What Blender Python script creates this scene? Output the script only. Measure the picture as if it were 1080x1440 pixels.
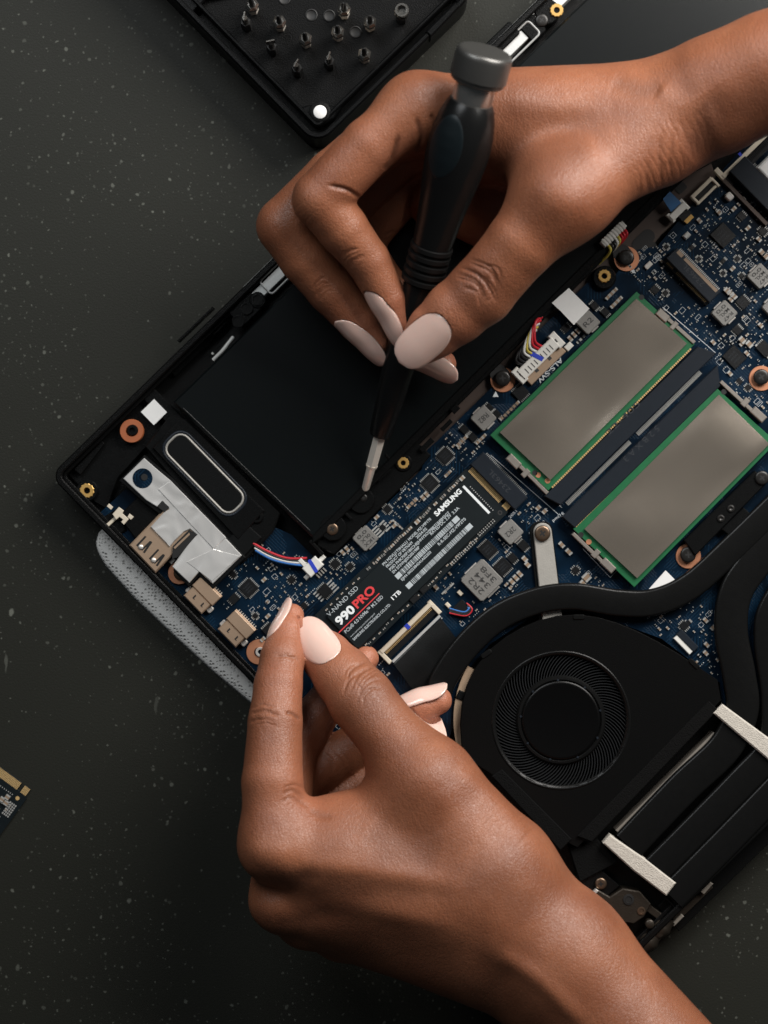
import bpy, math, random
import numpy as np
from mathutils import Vector, Matrix, noise as mnoise

for o in list(bpy.data.objects):
    bpy.data.objects.remove(o, do_unlink=True)
SC = bpy.context.scene
COL = SC.collection
rnd = random.Random(7)

# ------------------------------------------------------------------ camera
CAM_H = 0.750                      # metres above the table
ZB = 11.0                          # top of the circuit board, mm
FPX = 3870.0 * (CAM_H - ZB / 1000)   # focal length in photo pixels (photo is 1080 x 1440)
cam_d = bpy.data.cameras.new("camera")
cam_d.sensor_fit = 'VERTICAL'
cam_d.sensor_height = 36.0
cam_d.lens = 36.0 * FPX / 1440.0
cam_d.clip_start = 0.02
cam_d.clip_end = 20.0
cam_d.dof.use_dof = True
cam_d.dof.focus_distance = CAM_H - 0.028
cam_d.dof.aperture_fstop = 8.0
cam = bpy.data.objects.new("camera", cam_d)
cam.location = (0, 0, CAM_H)
COL.objects.link(cam)
SC.camera = cam

# ------------------------------------------------------------------ light
wd = bpy.data.worlds.new("World"); SC.world = wd; wd.use_nodes = True
bgn = wd.node_tree.nodes["Background"]
bgn.inputs[0].default_value = (0.80, 0.92, 1.0, 1); bgn.inputs[1].default_value = 0.028

def area(name, loc, target, size, size_y, energy, color):
    l = bpy.data.lights.new(name, 'AREA'); l.shape = 'RECTANGLE'
    l.size = size; l.size_y = size_y; l.energy = energy; l.color = color
    o = bpy.data.objects.new(name, l); COL.objects.link(o)
    o.location = loc
    o.rotation_euler = (Vector(target) - Vector(loc)).to_track_quat('-Z', 'Y').to_euler()
    return o
area("window_light", (0.42, 0.47, 0.45), (0.02, 0.05, 0.0), 0.50, 0.42, 10.8, (1.0, 0.96, 0.915))
area("side_window_light", (-0.34, 0.62, 0.80), (0.0, 0.05, 0.0), 0.55, 0.50, 5.0, (0.95, 0.98, 1.0))

SC.view_settings.view_transform = 'Standard'
SC.view_settings.look = 'None'
SC.view_settings.exposure = 0.0
SC.view_settings.gamma = 1.0
SC.render.engine = 'CYCLES'

# ------------------------------------------------------------------ helpers
def scale_at(z):                   # photo pixels per metre at height z (mm)
    return FPX / (CAM_H - z / 1000.0)
def P(u, v, z):                    # photo pixel + real height (mm) -> world point (m)
    s = scale_at(z)
    return Vector(((u - 540.0) / s, (720.0 - v) / s, z / 1000.0))
TH = math.radians(44.3)            # the laptop lies turned on the table
AX = Vector((math.cos(TH), math.sin(TH), 0)); BX = Vector((math.sin(TH), -math.cos(TH), 0))
mm = 0.001

def srgb(r, g, b):
    f = lambda c: (c / 255 / 12.92) if c <= 10 else ((c / 255 + 0.055) / 1.055) ** 2.4
    return (f(r), f(g), f(b), 1)

MATS = {}
def mat(name, col, rough=0.5, metal=0.0, var=0.0, vscale=400.0, bump=0.0, bscale=1500.0, spec=0.5, coat=0.0, rvar=0.0, aniso=0.0):
    m = bpy.data.materials.new(name); m.use_nodes = True
    nt = m.node_tree; b = nt.nodes["Principled BSDF"]
    b.inputs["Base Color"].default_value = col
    b.inputs["Roughness"].default_value = rough
    b.inputs["Metallic"].default_value = metal
    b.inputs["Specular IOR Level"].default_value = spec
    b.inputs["Coat Weight"].default_value = coat
    tc = nt.nodes.new("ShaderNodeTexCoord")
    if var > 0 or rvar > 0:
        n = nt.nodes.new("ShaderNodeTexNoise"); n.inputs["Scale"].default_value = vscale; n.inputs["Detail"].default_value = 6
        nt.links.new(tc.outputs["Object"], n.inputs["Vector"])
    if var > 0:
        mx = nt.nodes.new("ShaderNodeMix"); mx.data_type = 'RGBA'
        mx.inputs["A"].default_value = tuple(c * (1 - var) for c in col[:3]) + (1,)
        mx.inputs["B"].default_value = tuple(min(1, c * (1 + var)) for c in col[:3]) + (1,)
        nt.links.new(n.outputs["Fac"], mx.inputs["Factor"])
        nt.links.new(mx.outputs["Result"], b.inputs["Base Color"])
    if rvar > 0:
        mr = nt.nodes.new("ShaderNodeMapRange")
        mr.inputs["From Min"].default_value = 0.3; mr.inputs["From Max"].default_value = 0.7
        mr.inputs["To Min"].default_value = max(0.02, rough - rvar); mr.inputs["To Max"].default_value = rough + rvar
        nt.links.new(n.outputs["Fac"], mr.inputs["Value"]); nt.links.new(mr.outputs["Result"], b.inputs["Roughness"])
    if bump > 0:
        n2 = nt.nodes.new("ShaderNodeTexNoise"); n2.inputs["Scale"].default_value = bscale; n2.inputs["Detail"].default_value = 4
        nt.links.new(tc.outputs["Object"], n2.inputs["Vector"])
        bp = nt.nodes.new("ShaderNodeBump"); bp.inputs["Strength"].default_value = bump; bp.inputs["Distance"].default_value = 0.0004
        nt.links.new(n2.outputs["Fac"], bp.inputs["Height"]); nt.links.new(bp.outputs["Normal"], b.inputs["Normal"])
    MATS[name] = m
    return m

mat("black_plastic", (0.0042, 0.0044, 0.0045, 1), 0.27, var=0.15, bump=0.2, bscale=2500, spec=0.16)
mat("rim_plastic", (0.0035, 0.0036, 0.0036, 1), 0.27, bump=0.25, bscale=3000, spec=0.16)
mat("battery_black", (0.0028, 0.0039, 0.0042, 1), 0.27, bump=0.06, bscale=2200, spec=0.32)
mat("label_black", (0.005, 0.0054, 0.0056, 1), 0.35, bump=0.2, bscale=3000, spec=0.14)
mat("foam_black", (0.004, 0.004, 0.004, 1), 0.95, bump=1.0, bscale=2200, spec=0.1)
mat("pipe_black", (0.0048, 0.0049, 0.0049, 1), 0.28, bump=0.12, bscale=1800, var=0.15, spec=0.2)
mat("fan_black", (0.0032, 0.0032, 0.0032, 1), 0.32, bump=0.2, bscale=3000, spec=0.14)
mat("blade_grey", (0.014, 0.015, 0.016, 1), 0.3, spec=0.4)
mat("chip_black", (0.0085, 0.009, 0.0098, 1), 0.33, var=0.2, vscale=900, bump=0.25, bscale=3000, spec=0.22)
mat("slot_slate", (0.0125, 0.0160, 0.0215, 1), 0.34, var=0.1, bump=0.15, bscale=2500, spec=0.22)
mat("socket_dark", (0.014, 0.017, 0.021, 1), 0.45, var=0.1, bump=0.15, bscale=2500)
mat("inductor_grey", (0.17, 0.165, 0.155, 1), 0.48, metal=0.25, var=0.12, vscale=700, bump=0.4, bscale=3500)
mat("silver", (0.70, 0.67, 0.63, 1), 0.3, metal=0.55, var=0.1, vscale=600)
mat("latch_metal", (0.52, 0.47, 0.42, 1), 0.28, metal=0.75, var=0.1, vscale=600)
mat("solder", (0.50, 0.50, 0.48, 1), 0.3, metal=0.45)
mat("cap_tan", (0.22, 0.155, 0.105, 1), 0.4)
mat("bracket_silver", (0.50, 0.51, 0.50, 1), 0.45, metal=0.45, var=0.06, bump=0.1)
mat("arm_grey", (0.36, 0.345, 0.315, 1), 0.5, metal=0.4, var=0.1, vscale=300, bump=0.2, bscale=2500)
mat("shell_bronze", (0.64, 0.46, 0.325, 1), 0.32, metal=0.7, var=0.06, vscale=300, bump=0.06, bscale=900)
mat("copper_ring", (0.56, 0.25, 0.14, 1), 0.42, metal=0.6, var=0.12, vscale=300)
mat("grommet_rubber", (0.30, 0.085, 0.028, 1), 0.55, var=0.15, vscale=300)
mat("grommet_brown", (0.20, 0.075, 0.03, 1), 0.5, var=0.15, vscale=300)
mat("brass", (0.74, 0.46, 0.15, 1), 0.3, metal=0.6)
mat("gold", (0.78, 0.53, 0.24, 1), 0.32, metal=0.5)
mat("screw_bronze", (0.16, 0.11, 0.075, 1), 0.35, metal=0.85, var=0.2, vscale=600)
mat("screw_black", (0.018, 0.017, 0.016, 1), 0.32, metal=0.4)
mat("hole_black", (0.002, 0.002, 0.002, 1), 0.6)
mat("plate_brown", (0.055, 0.038, 0.031, 1), 0.45, metal=0.3, var=0.15, vscale=150)
mat("hinge_metal", (0.036, 0.029, 0.022, 1), 0.42, metal=0.6, var=0.3, vscale=250, bump=0.2)
mat("ram_green", (0.012, 0.105, 0.040, 1), 0.35, var=0.2, vscale=350)
mat("white_plastic", (0.62, 0.61, 0.57, 1), 0.45, var=0.04)
mat("cream_plastic", (0.55, 0.49, 0.39, 1), 0.5, var=0.05)
mat("white_paper", (0.66, 0.66, 0.65, 1), 0.6, var=0.03)
mat("silk_white", (0.52, 0.55, 0.57, 1), 0.6)
mat("ink_blue", (0.015, 0.04, 0.42, 1), 0.5)
mat("ink_dark", (0.030, 0.029, 0.028, 1), 0.6)
mat("emboss_grey", (0.030, 0.034, 0.040, 1), 0.5, spec=0.2)
mat("tape_blue", (0.012, 0.10, 0.26, 1), 0.4, var=0.2, vscale=300)
mat("wire_red", (0.42, 0.012, 0.022, 1), 0.4); mat("wire_black", (0.008, 0.008, 0.009, 1), 0.4)
mat("wire_white", (0.55, 0.55, 0.53, 1), 0.45); mat("wire_yellow", (0.45, 0.36, 0.06, 1), 0.45); mat("wire_blue", (0.03, 0.14, 0.42, 1), 0.4)
mat("ssd_label", (0.0082, 0.0112, 0.0126, 1), 0.32, var=0.06, bump=0.06, bscale=2500, spec=0.2)
mat("ssd_board", (0.007, 0.010, 0.0118, 1), 0.33, var=0.15, vscale=500, bump=0.1, spec=0.2)
mat("print_white", (0.66, 0.69, 0.70, 1), 0.55); mat("print_grey", (0.36, 0.40, 0.42, 1), 0.55); mat("print_red", (0.56, 0.030, 0.035, 1), 0.5)
mat("foam_grey", (0.50, 0.465, 0.41, 1), 0.8, var=0.2, vscale=900, bump=0.9, bscale=2500, spec=0.2)
mat("tan_plastic", (0.36, 0.26, 0.175, 1), 0.5, var=0.12, vscale=250)
mat("fin_tan", (0.20, 0.18, 0.155, 1), 0.6, metal=0.4, var=0.2, vscale=900)
mat("driver_black", (0.0055, 0.0057, 0.0058, 1), 0.26, bump=0.08, bscale=3000, spec=0.3)
mat("driver_pad", (0.0055, 0.0088, 0.0105, 1), 0.4, bump=0.1, bscale=3000, spec=0.2)
mat("rubber_black", (0.006, 0.006, 0.006, 1), 0.4, spec=0.2)
mat("cap_metal", (0.105, 0.103, 0.098, 1), 0.36, metal=0.75, bump=0.05, bscale=4000); mat("hub_black", (0.0016, 0.0016, 0.0017, 1), 0.3, spec=0.2)
mat("neck_metal", (0.55, 0.53, 0.50, 1), 0.27, metal=0.9)
mat("bit_steel", (0.95, 0.88, 0.78, 1), 0.28, metal=0.5); mat("case_bit", (0.34, 0.325, 0.30, 1), 0.2, metal=0.95)
mat("bit_dark", (0.03, 0.03, 0.03, 1), 0.3, metal=0.6)
mat("case_black", (0.0026, 0.0027, 0.0028, 1), 0.45, var=0.2, bump=0.5, bscale=2200, spec=0.08)
mat("case_smooth", (0.0026, 0.0028, 0.0030, 1), 0.34, bump=0.2, bscale=2500, spec=0.10)
mat("lid_dark", (0.008, 0.008, 0.009, 1), 0.4, spec=0.15)

def pcb_material():
    m = bpy.data.materials.new("pcb_blue"); m.use_nodes = True; nt = m.node_tree; N = nt.nodes.new; L = nt.links.new
    b = nt.nodes["Principled BSDF"]; b.inputs["Roughness"].default_value = 0.26; b.inputs["Specular IOR Level"].default_value = 0.2
    tc = N("ShaderNodeTexCoord"); mp = N("ShaderNodeMapping"); mp.inputs["Rotation"].default_value = (0, 0, -TH)
    L(tc.outputs["Object"], mp.inputs["Vector"])
    no = N("ShaderNodeTexNoise"); no.inputs["Scale"].default_value = 55; no.inputs["Detail"].default_value = 2
    L(mp.outputs[0], no.inputs["Vector"])
    # copper traces: thin parallel runs in both board directions, in patches
    fac = None
    for k, (rz, sc, thr) in enumerate(((0, 330, 0.57), (math.pi / 2, 330, 0.6), (math.pi / 4, 280, 0.62))):
        m2 = N("ShaderNodeMapping"); m2.inputs["Rotation"].default_value = (0, 0, rz); m2.inputs["Location"].default_value = (k * 3.1, k, 0)
        L(mp.outputs[0], m2.inputs["Vector"])
        w = N("ShaderNodeTexWave"); w.inputs["Scale"].default_value = sc; w.inputs["Distortion"].default_value = 0
        L(m2.outputs[0], w.inputs["Vector"])
        g = N("ShaderNodeMath"); g.operation = 'GREATER_THAN'; g.inputs[1].default_value = 0.72; L(w.outputs["Fac"], g.inputs[0])
        n2 = N("ShaderNodeTexNoise"); n2.inputs["Scale"].default_value = 110; n2.inputs["Detail"].default_value = 1; L(m2.outputs[0], n2.inputs["Vector"])
        g2 = N("ShaderNodeMath"); g2.operation = 'GREATER_THAN'; g2.inputs[1].default_value = thr; L(n2.outputs["Fac"], g2.inputs[0])
        mu = N("ShaderNodeMath"); mu.operation = 'MULTIPLY'; L(g.outputs[0], mu.inputs[0]); L(g2.outputs[0], mu.inputs[1])
        if fac is None: fac = mu
        else:
            ad = N("ShaderNodeMath"); ad.operation = 'MAXIMUM'; L(fac.outputs[0], ad.inputs[0]); L(mu.outputs[0], ad.inputs[1]); fac = ad
    base = N("ShaderNodeMix"); base.data_type = 'RGBA'
    base.inputs["A"].default_value = (0.0018, 0.0062, 0.0130, 1); base.inputs["B"].default_value = (0.0026, 0.0115, 0.0260, 1)
    mr = N("ShaderNodeMapRange"); mr.inputs["From Min"].default_value = 0.42; mr.inputs["From Max"].default_value = 0.58
    L(no.outputs["Fac"], mr.inputs["Value"]); L(mr.outputs[0], base.inputs["Factor"])
    mx = N("ShaderNodeMix"); mx.data_type = 'RGBA'; mx.inputs["B"].default_value = (0.0040, 0.0175, 0.0370, 1)
    L(base.outputs["Result"], mx.inputs["A"]); L(fac.outputs[0], mx.inputs["Factor"])
    L(mx.outputs["Result"], b.inputs["Base Color"])
    bp = N("ShaderNodeBump"); bp.inputs["Strength"].default_value = 0.3; bp.inputs["Distance"].default_value = 0.0001
    L(fac.outputs[0], bp.inputs["Height"]); L(bp.outputs[0], b.inputs["Normal"])
    MATS["pcb_blue"] = m
pcb_material()

def foil_material(name, col, rough, metal, wr, wscale, fine):
    m = bpy.data.materials.new(name); m.use_nodes = True; nt = m.node_tree; N = nt.nodes.new; L = nt.links.new
    b = nt.nodes["Principled BSDF"]; b.inputs["Base Color"].default_value = col; b.inputs["Metallic"].default_value = metal; b.inputs["Roughness"].default_value = rough
    tc = N("ShaderNodeTexCoord")
    n1 = N("ShaderNodeTexNoise"); n1.inputs["Scale"].default_value = wscale; n1.inputs["Detail"].default_value = 4 if metal > .6 and wscale > 50 else 2; n1.inputs["Distortion"].default_value = 0.9
    L(tc.outputs["Object"], n1.inputs["Vector"])
    b1 = N("ShaderNodeBump"); b1.inputs["Strength"].default_value = wr; b1.inputs["Distance"].default_value = 0.002; L(n1.outputs["Fac"], b1.inputs["Height"])
    n2 = N("ShaderNodeTexNoise"); n2.inputs["Scale"].default_value = 3500; L(tc.outputs["Object"], n2.inputs["Vector"])
    b2 = N("ShaderNodeBump"); b2.inputs["Strength"].default_value = fine; b2.inputs["Distance"].default_value = 0.0002
    L(n2.outputs["Fac"], b2.inputs["Height"]); L(b1.outputs[0], b2.inputs["Normal"]); L(b2.outputs[0], b.inputs["Normal"])
    MATS[name] = m
foil_material("foil_silver", (0.95, 0.94, 0.92, 1), 0.22, 0.64, 1.0, 48, 0.05)
foil_material("ram_sheet", (0.33, 0.288, 0.24, 1), 0.26, 0.76, 0.10, 26, 0.12)

# ------------------------------------------------------------------ mesh building
class MB:
    def __init__(self): self.v = []; self.f = []; self.m = []
    def add(self, verts, faces, mi=0):
        n = len(self.v); self.v += [tuple(p) for p in verts]
        self.f += [tuple(i + n for i in f) for f in faces]; self.m += [mi] * len(faces)
        return self
    def prism(self, poly, z0, z1, ch=0.0, mi=0):          # poly: world xy (m), z in mm, ch chamfer in mm
        n = len(poly); z0 *= mm; z1 *= mm
        a = sum(poly[i][0] * poly[(i + 1) % n][1] - poly[(i + 1) % n][0] * poly[i][1] for i in range(n))
        if a < 0: poly = poly[::-1]
        vs = [(p[0], p[1], z0) for p in poly]; fs = [tuple(range(n))[::-1]]
        if ch > 0:
            c = ch * mm; ins = []
            for i in range(n):
                p0, p1, p2 = Vector(poly[i - 1][:2]), Vector(poly[i][:2]), Vector(poly[(i + 1) % n][:2])
                d1 = (p1 - p0); d2 = (p2 - p1)
                d1 = d1.normalized() if d1.length > 0 else Vector((1, 0)); d2 = d2.normalized() if d2.length > 0 else d1
                n1 = Vector((-d1.y, d1.x)); n2 = Vector((-d2.y, d2.x)); bs = n1 + n2
                bs = bs / max(0.35, bs.length_squared) * 2 if bs.length > 1e-6 else n1
                ins.append(p1 + bs * c)
            vs += [(p[0], p[1], z1 - c) for p in poly]; vs += [(p[0], p[1], z1) for p in ins]
            for i in range(n):
                j = (i + 1) % n
                fs += [(i, j, n + j, n + i), (n + i, n + j, 2 * n + j, 2 * n + i)]
            fs.append(tuple(range(2 * n, 3 * n)))
        else:
            vs += [(p[0], p[1], z1) for p in poly]
            for i in range(n): fs.append((i, (i + 1) % n, n + (i + 1) % n, n + i))
            fs.append(tuple(range(n, 2 * n)))
        return self.add(vs, fs, mi)
    def ring(self, outer, inner, z0, z1, ch=0.0, mi=0):   # wall between two loops with the same count
        n = len(outer); z0 *= mm; z1 *= mm; c = ch * mm
        vs = [(p[0], p[1], z0) for p in outer] + [(p[0], p[1], z1 - c) for p in outer]
        def mixp(p, q, d):
            e = Vector((q[0] - p[0], q[1] - p[1])); l = e.length
            return (p[0] + e.x / l * d, p[1] + e.y / l * d) if l > 0 else p
        vs += [mixp(p, q, c) + (z1,) for p, q in zip(outer, inner)] + [mixp(q, p, c) + (z1,) for p, q in zip(outer, inner)]
        vs += [(q[0], q[1], z1 - c) for q in inner] + [(q[0], q[1], z0) for q in inner]
        fs = []
        for i in range(n):
            j = (i + 1) % n
            for k in range(5): fs.append((k * n + i, k * n + j, (k + 1) * n + j, (k + 1) * n + i))
            fs.append((5 * n + i, 5 * n + j, j, i))
        return self.add(vs, fs, mi)
    def lathe(self, prof, c=(0, 0), n=32, mi=0, closed=True):   # prof: (r mm, z mm) from bottom to top
        vs = []; fs = []
        for r, z in prof:
            for i in range(n):
                t = 2 * math.pi * i / n; vs.append((c[0] + r * mm * math.cos(t), c[1] + r * mm * math.sin(t), z * mm))
        for k in range(len(prof) - 1):
            for i in range(n):
                j = (i + 1) % n; fs.append((k * n + i, k * n + j, (k + 1) * n + j, (k + 1) * n + i))
        if closed:
            fs.append(tuple(range(n))[::-1]); fs.append(tuple(range((len(prof) - 1) * n, len(prof) * n)))
        return self.add(vs, fs, mi)
    def tube(self, pts, r, n=8, mi=0, rs=None):
        pts = [Vector(p) for p in pts]; vs = []; fs = []; up = Vector((0.3, 0.2, 1)).normalized()
        for k, p in enumerate(pts):
            d = (pts[min(k + 1, len(pts) - 1)] - pts[max(k - 1, 0)]).normalized()
            s = d.cross(up).normalized(); w = s.cross(d); rr = (rs[k] if rs else r)
            for i in range(n):
                t = 2 * math.pi * i / n; vs.append(p + (s * math.cos(t) + w * math.sin(t)) * rr)
        for k in range(len(pts) - 1):
            for i in range(n):
                j = (i + 1) % n; fs.append((k * n + i, k * n + j, (k + 1) * n + j, (k + 1) * n + i))
        fs.append(tuple(range(n))); fs.append(tuple(range((len(pts) - 1) * n, len(pts) * n))[::-1])
        return self.add(vs, fs, mi)
    def sweep(self, pts, prof, mi=0):                     # planar path (world), prof: closed loop (side m, up m)
        pts = [Vector(p) for p in pts]; n = len(prof); vs = []; fs = []
        for k, p in enumerate(pts):
            d = (pts[min(k + 1, len(pts) - 1)] - pts[max(k - 1, 0)]); d.z = 0; d.normalize()
            s = Vector((d.y, -d.x, 0))
            for a, b in prof: vs.append(p + s * a + Vector((0, 0, b)))
        for k in range(len(pts) - 1):
            for i in range(n):
                j = (i + 1) % n; fs.append((k * n + i, (k + 1) * n + i, (k + 1) * n + j, k * n + j))
        fs.append(tuple(range(n))); fs.append(tuple(range((len(pts) - 1) * n, len(pts) * n))[::-1])
        return self.add(vs, fs, mi)

WLOC = {}
def base_loc(o): return WLOC.get(o.name, Vector((0, 0, 0)))
def empty(name, loc):
    o = bpy.data.objects.new(name, None); COL.objects.link(o); o.empty_display_size = 0.02
    o.location = loc; WLOC[o.name] = Vector(loc); return o
def link(name, me, parent=None, wloc=(0, 0, 0), rotz=0.0):
    o = bpy.data.objects.new(name, me); COL.objects.link(o)
    w = Vector(wloc)
    if parent is not None:
        o.parent = parent; o.location = w - base_loc(parent)
    else: o.location = w
    o.rotation_euler = (0, 0, rotz); WLOC[o.name] = w
    return o
def build(name, mb, mats, parent=None, smooth=False, angle=None, local=False):
    if isinstance(mats, str): mats = [mats]
    me = bpy.data.meshes.new(name)
    vs = np.array(mb.v, dtype=float)
    if local: org = np.zeros(3)
    else:
        lo = vs.min(0); hi = vs.max(0); org = np.array([(lo[0] + hi[0]) / 2, (lo[1] + hi[1]) / 2, lo[2]])
    me.from_pydata([tuple(p) for p in (vs - org)], [], mb.f)
    for m in mats: me.materials.append(MATS[m] if isinstance(m, str) else m)
    if len(mats) > 1: me.polygons.foreach_set("material_index", mb.m)
    me.update()
    if smooth or angle:
        me.polygons.foreach_set("use_smooth", [True] * len(me.polygons))
        if angle: me.set_sharp_from_angle(angle=math.radians(angle))
    me.validate()
    return link(name, me, parent, org)
def tag(o, label=None, cat=None, group=None, kind=None):
    if label: o["label"] = label
    if cat: o["category"] = cat
    if group: o["group"] = group
    if kind: o["kind"] = kind
    return o

def px(poly, z): return [tuple(P(u, v, z)[:2]) for u, v in poly]
def rect(u, v, la, lb, z, rot=0.0, rad=0.0, n=5):         # board-aligned rectangle: la mm along AX, lb mm along BX
    c = P(u, v, z); th = TH + math.radians(rot); a = Vector((math.cos(th), math.sin(th))); b = Vector((math.sin(th), -math.cos(th)))
    out = []
    if rad <= 0:
        for s, t in ((-1, -1), (-1, 1), (1, 1), (1, -1)):
            q = c.xy + a * (s * la / 2 * mm) + b * (t * lb / 2 * mm); out.append((q.x, q.y))
    else:
        for (s, t, a0) in ((1, 1, 0), (-1, 1, 90), (-1, -1, 180), (1, -1, 270)):
            for k in range(n + 1):
                w = math.radians(a0 + 90 * k / n)
                q = c.xy + a * ((s * (la / 2 - rad) + rad * math.cos(w)) * mm) + b * ((t * (lb / 2 - rad) + rad * math.sin(w)) * mm)
                out.append((q.x, q.y))
    return out
def circ(u, v, r, z, n=28):
    c = P(u, v, z); return [(c.x + r * mm * math.cos(2 * math.pi * i / n), c.y + r * mm * math.sin(2 * math.pi * i / n)) for i in range(n)]
def smooth_path(pts, n=8):                                # Catmull-Rom through world points
    pts = [Vector(p) for p in pts]; out = []
    for i in range(len(pts) - 1):
        p0 = pts[max(i - 1, 0)]; p1 = pts[i]; p2 = pts[i + 1]; p3 = pts[min(i + 2, len(pts) - 1)]
        for k in range(n):
            t = k / n
            out.append(0.5 * ((2 * p1) + (p2 - p0) * t + (2 * p0 - 5 * p1 + 4 * p2 - p3) * t * t + (3 * p1 - p0 - 3 * p2 + p3) * t ** 3))
    out.append(pts[-1]); return out

def text_mesh(s, size, bold=0.0, extrude=0.00003, squeeze=1.0, spacing=1.0):
    c = bpy.data.curves.new("lettering", 'FONT'); c.body = s; c.size = size; c.extrude = extrude; c.offset = bold
    c.align_x = 'LEFT'; c.space_character = spacing; c.resolution_u = 3
    o = bpy.data.objects.new("lettering_tmp", c); COL.objects.link(o)
    bpy.context.view_layer.update()
    me = bpy.data.meshes.new_from_object(o.evaluated_get(bpy.context.evaluated_depsgraph_get()))
    bpy.data.objects.remove(o); bpy.data.curves.remove(c)
    vs = np.array([v.co[:] for v in me.vertices]); 
    if len(vs):
        for v in me.vertices: v.co.x *= squeeze
    return me
def lettering(s, u, v, z, cap_mm, m, parent, rot=0.0, bold=0.0, squeeze=1.0, width=None, name="lettering", centre=True):
    """s printed at photo pixel (u,v) on a surface at height z; rot in degrees from the board's long direction"""
    me = text_mesh(s, cap_mm * mm / 0.70, bold * mm, squeeze=squeeze)
    vs = np.array([q.co[:] for q in me.vertices])
    lo, hi = vs.min(0), vs.max(0)
    kx = (width * mm / (hi[0] - lo[0])) if width else 1.0
    cx = (lo[0] + hi[0]) / 2 if centre else lo[0]; cy = (lo[1] + hi[1]) / 2
    for q in me.vertices: q.co = ((q.co.x - cx) * kx, q.co.y - cy, q.co.z)
    me.materials.clear(); me.materials.append(MATS[m])
    return link(name, me, parent, P(u, v, z + 0.03), TH + math.radians(rot))

def link_local(name, me, parent, loc=(0, 0, 0), rotz=0.0):
    o = bpy.data.objects.new(name, me); COL.objects.link(o); o.parent = parent; o.location = loc; o.rotation_euler = (0, 0, rotz)
    return o
def build_local(name, mb, mats, parent, smooth=False, angle=None):
    o = build(name, mb, mats, None, smooth, angle, local=True); o.parent = parent; o.location = (0, 0, 0); return o
def lettering_local(s, x, y, z, cap_mm, m, parent, width=None, bold=0.0, rotz=0.0, name="lettering"):
    me = text_mesh(s, cap_mm * mm / 0.70, bold * mm)
    vs = np.array([q.co[:] for q in me.vertices]); lo, hi = vs.min(0), vs.max(0)
    kx = (width * mm / (hi[0] - lo[0])) if width else 1.0
    for q in me.vertices: q.co = ((q.co.x - lo[0]) * kx, q.co.y, q.co.z)
    me.materials.clear(); me.materials.append(MATS[m])
    return link_local(name, me, parent, (x * mm, y * mm, z * mm), rotz)
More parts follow.
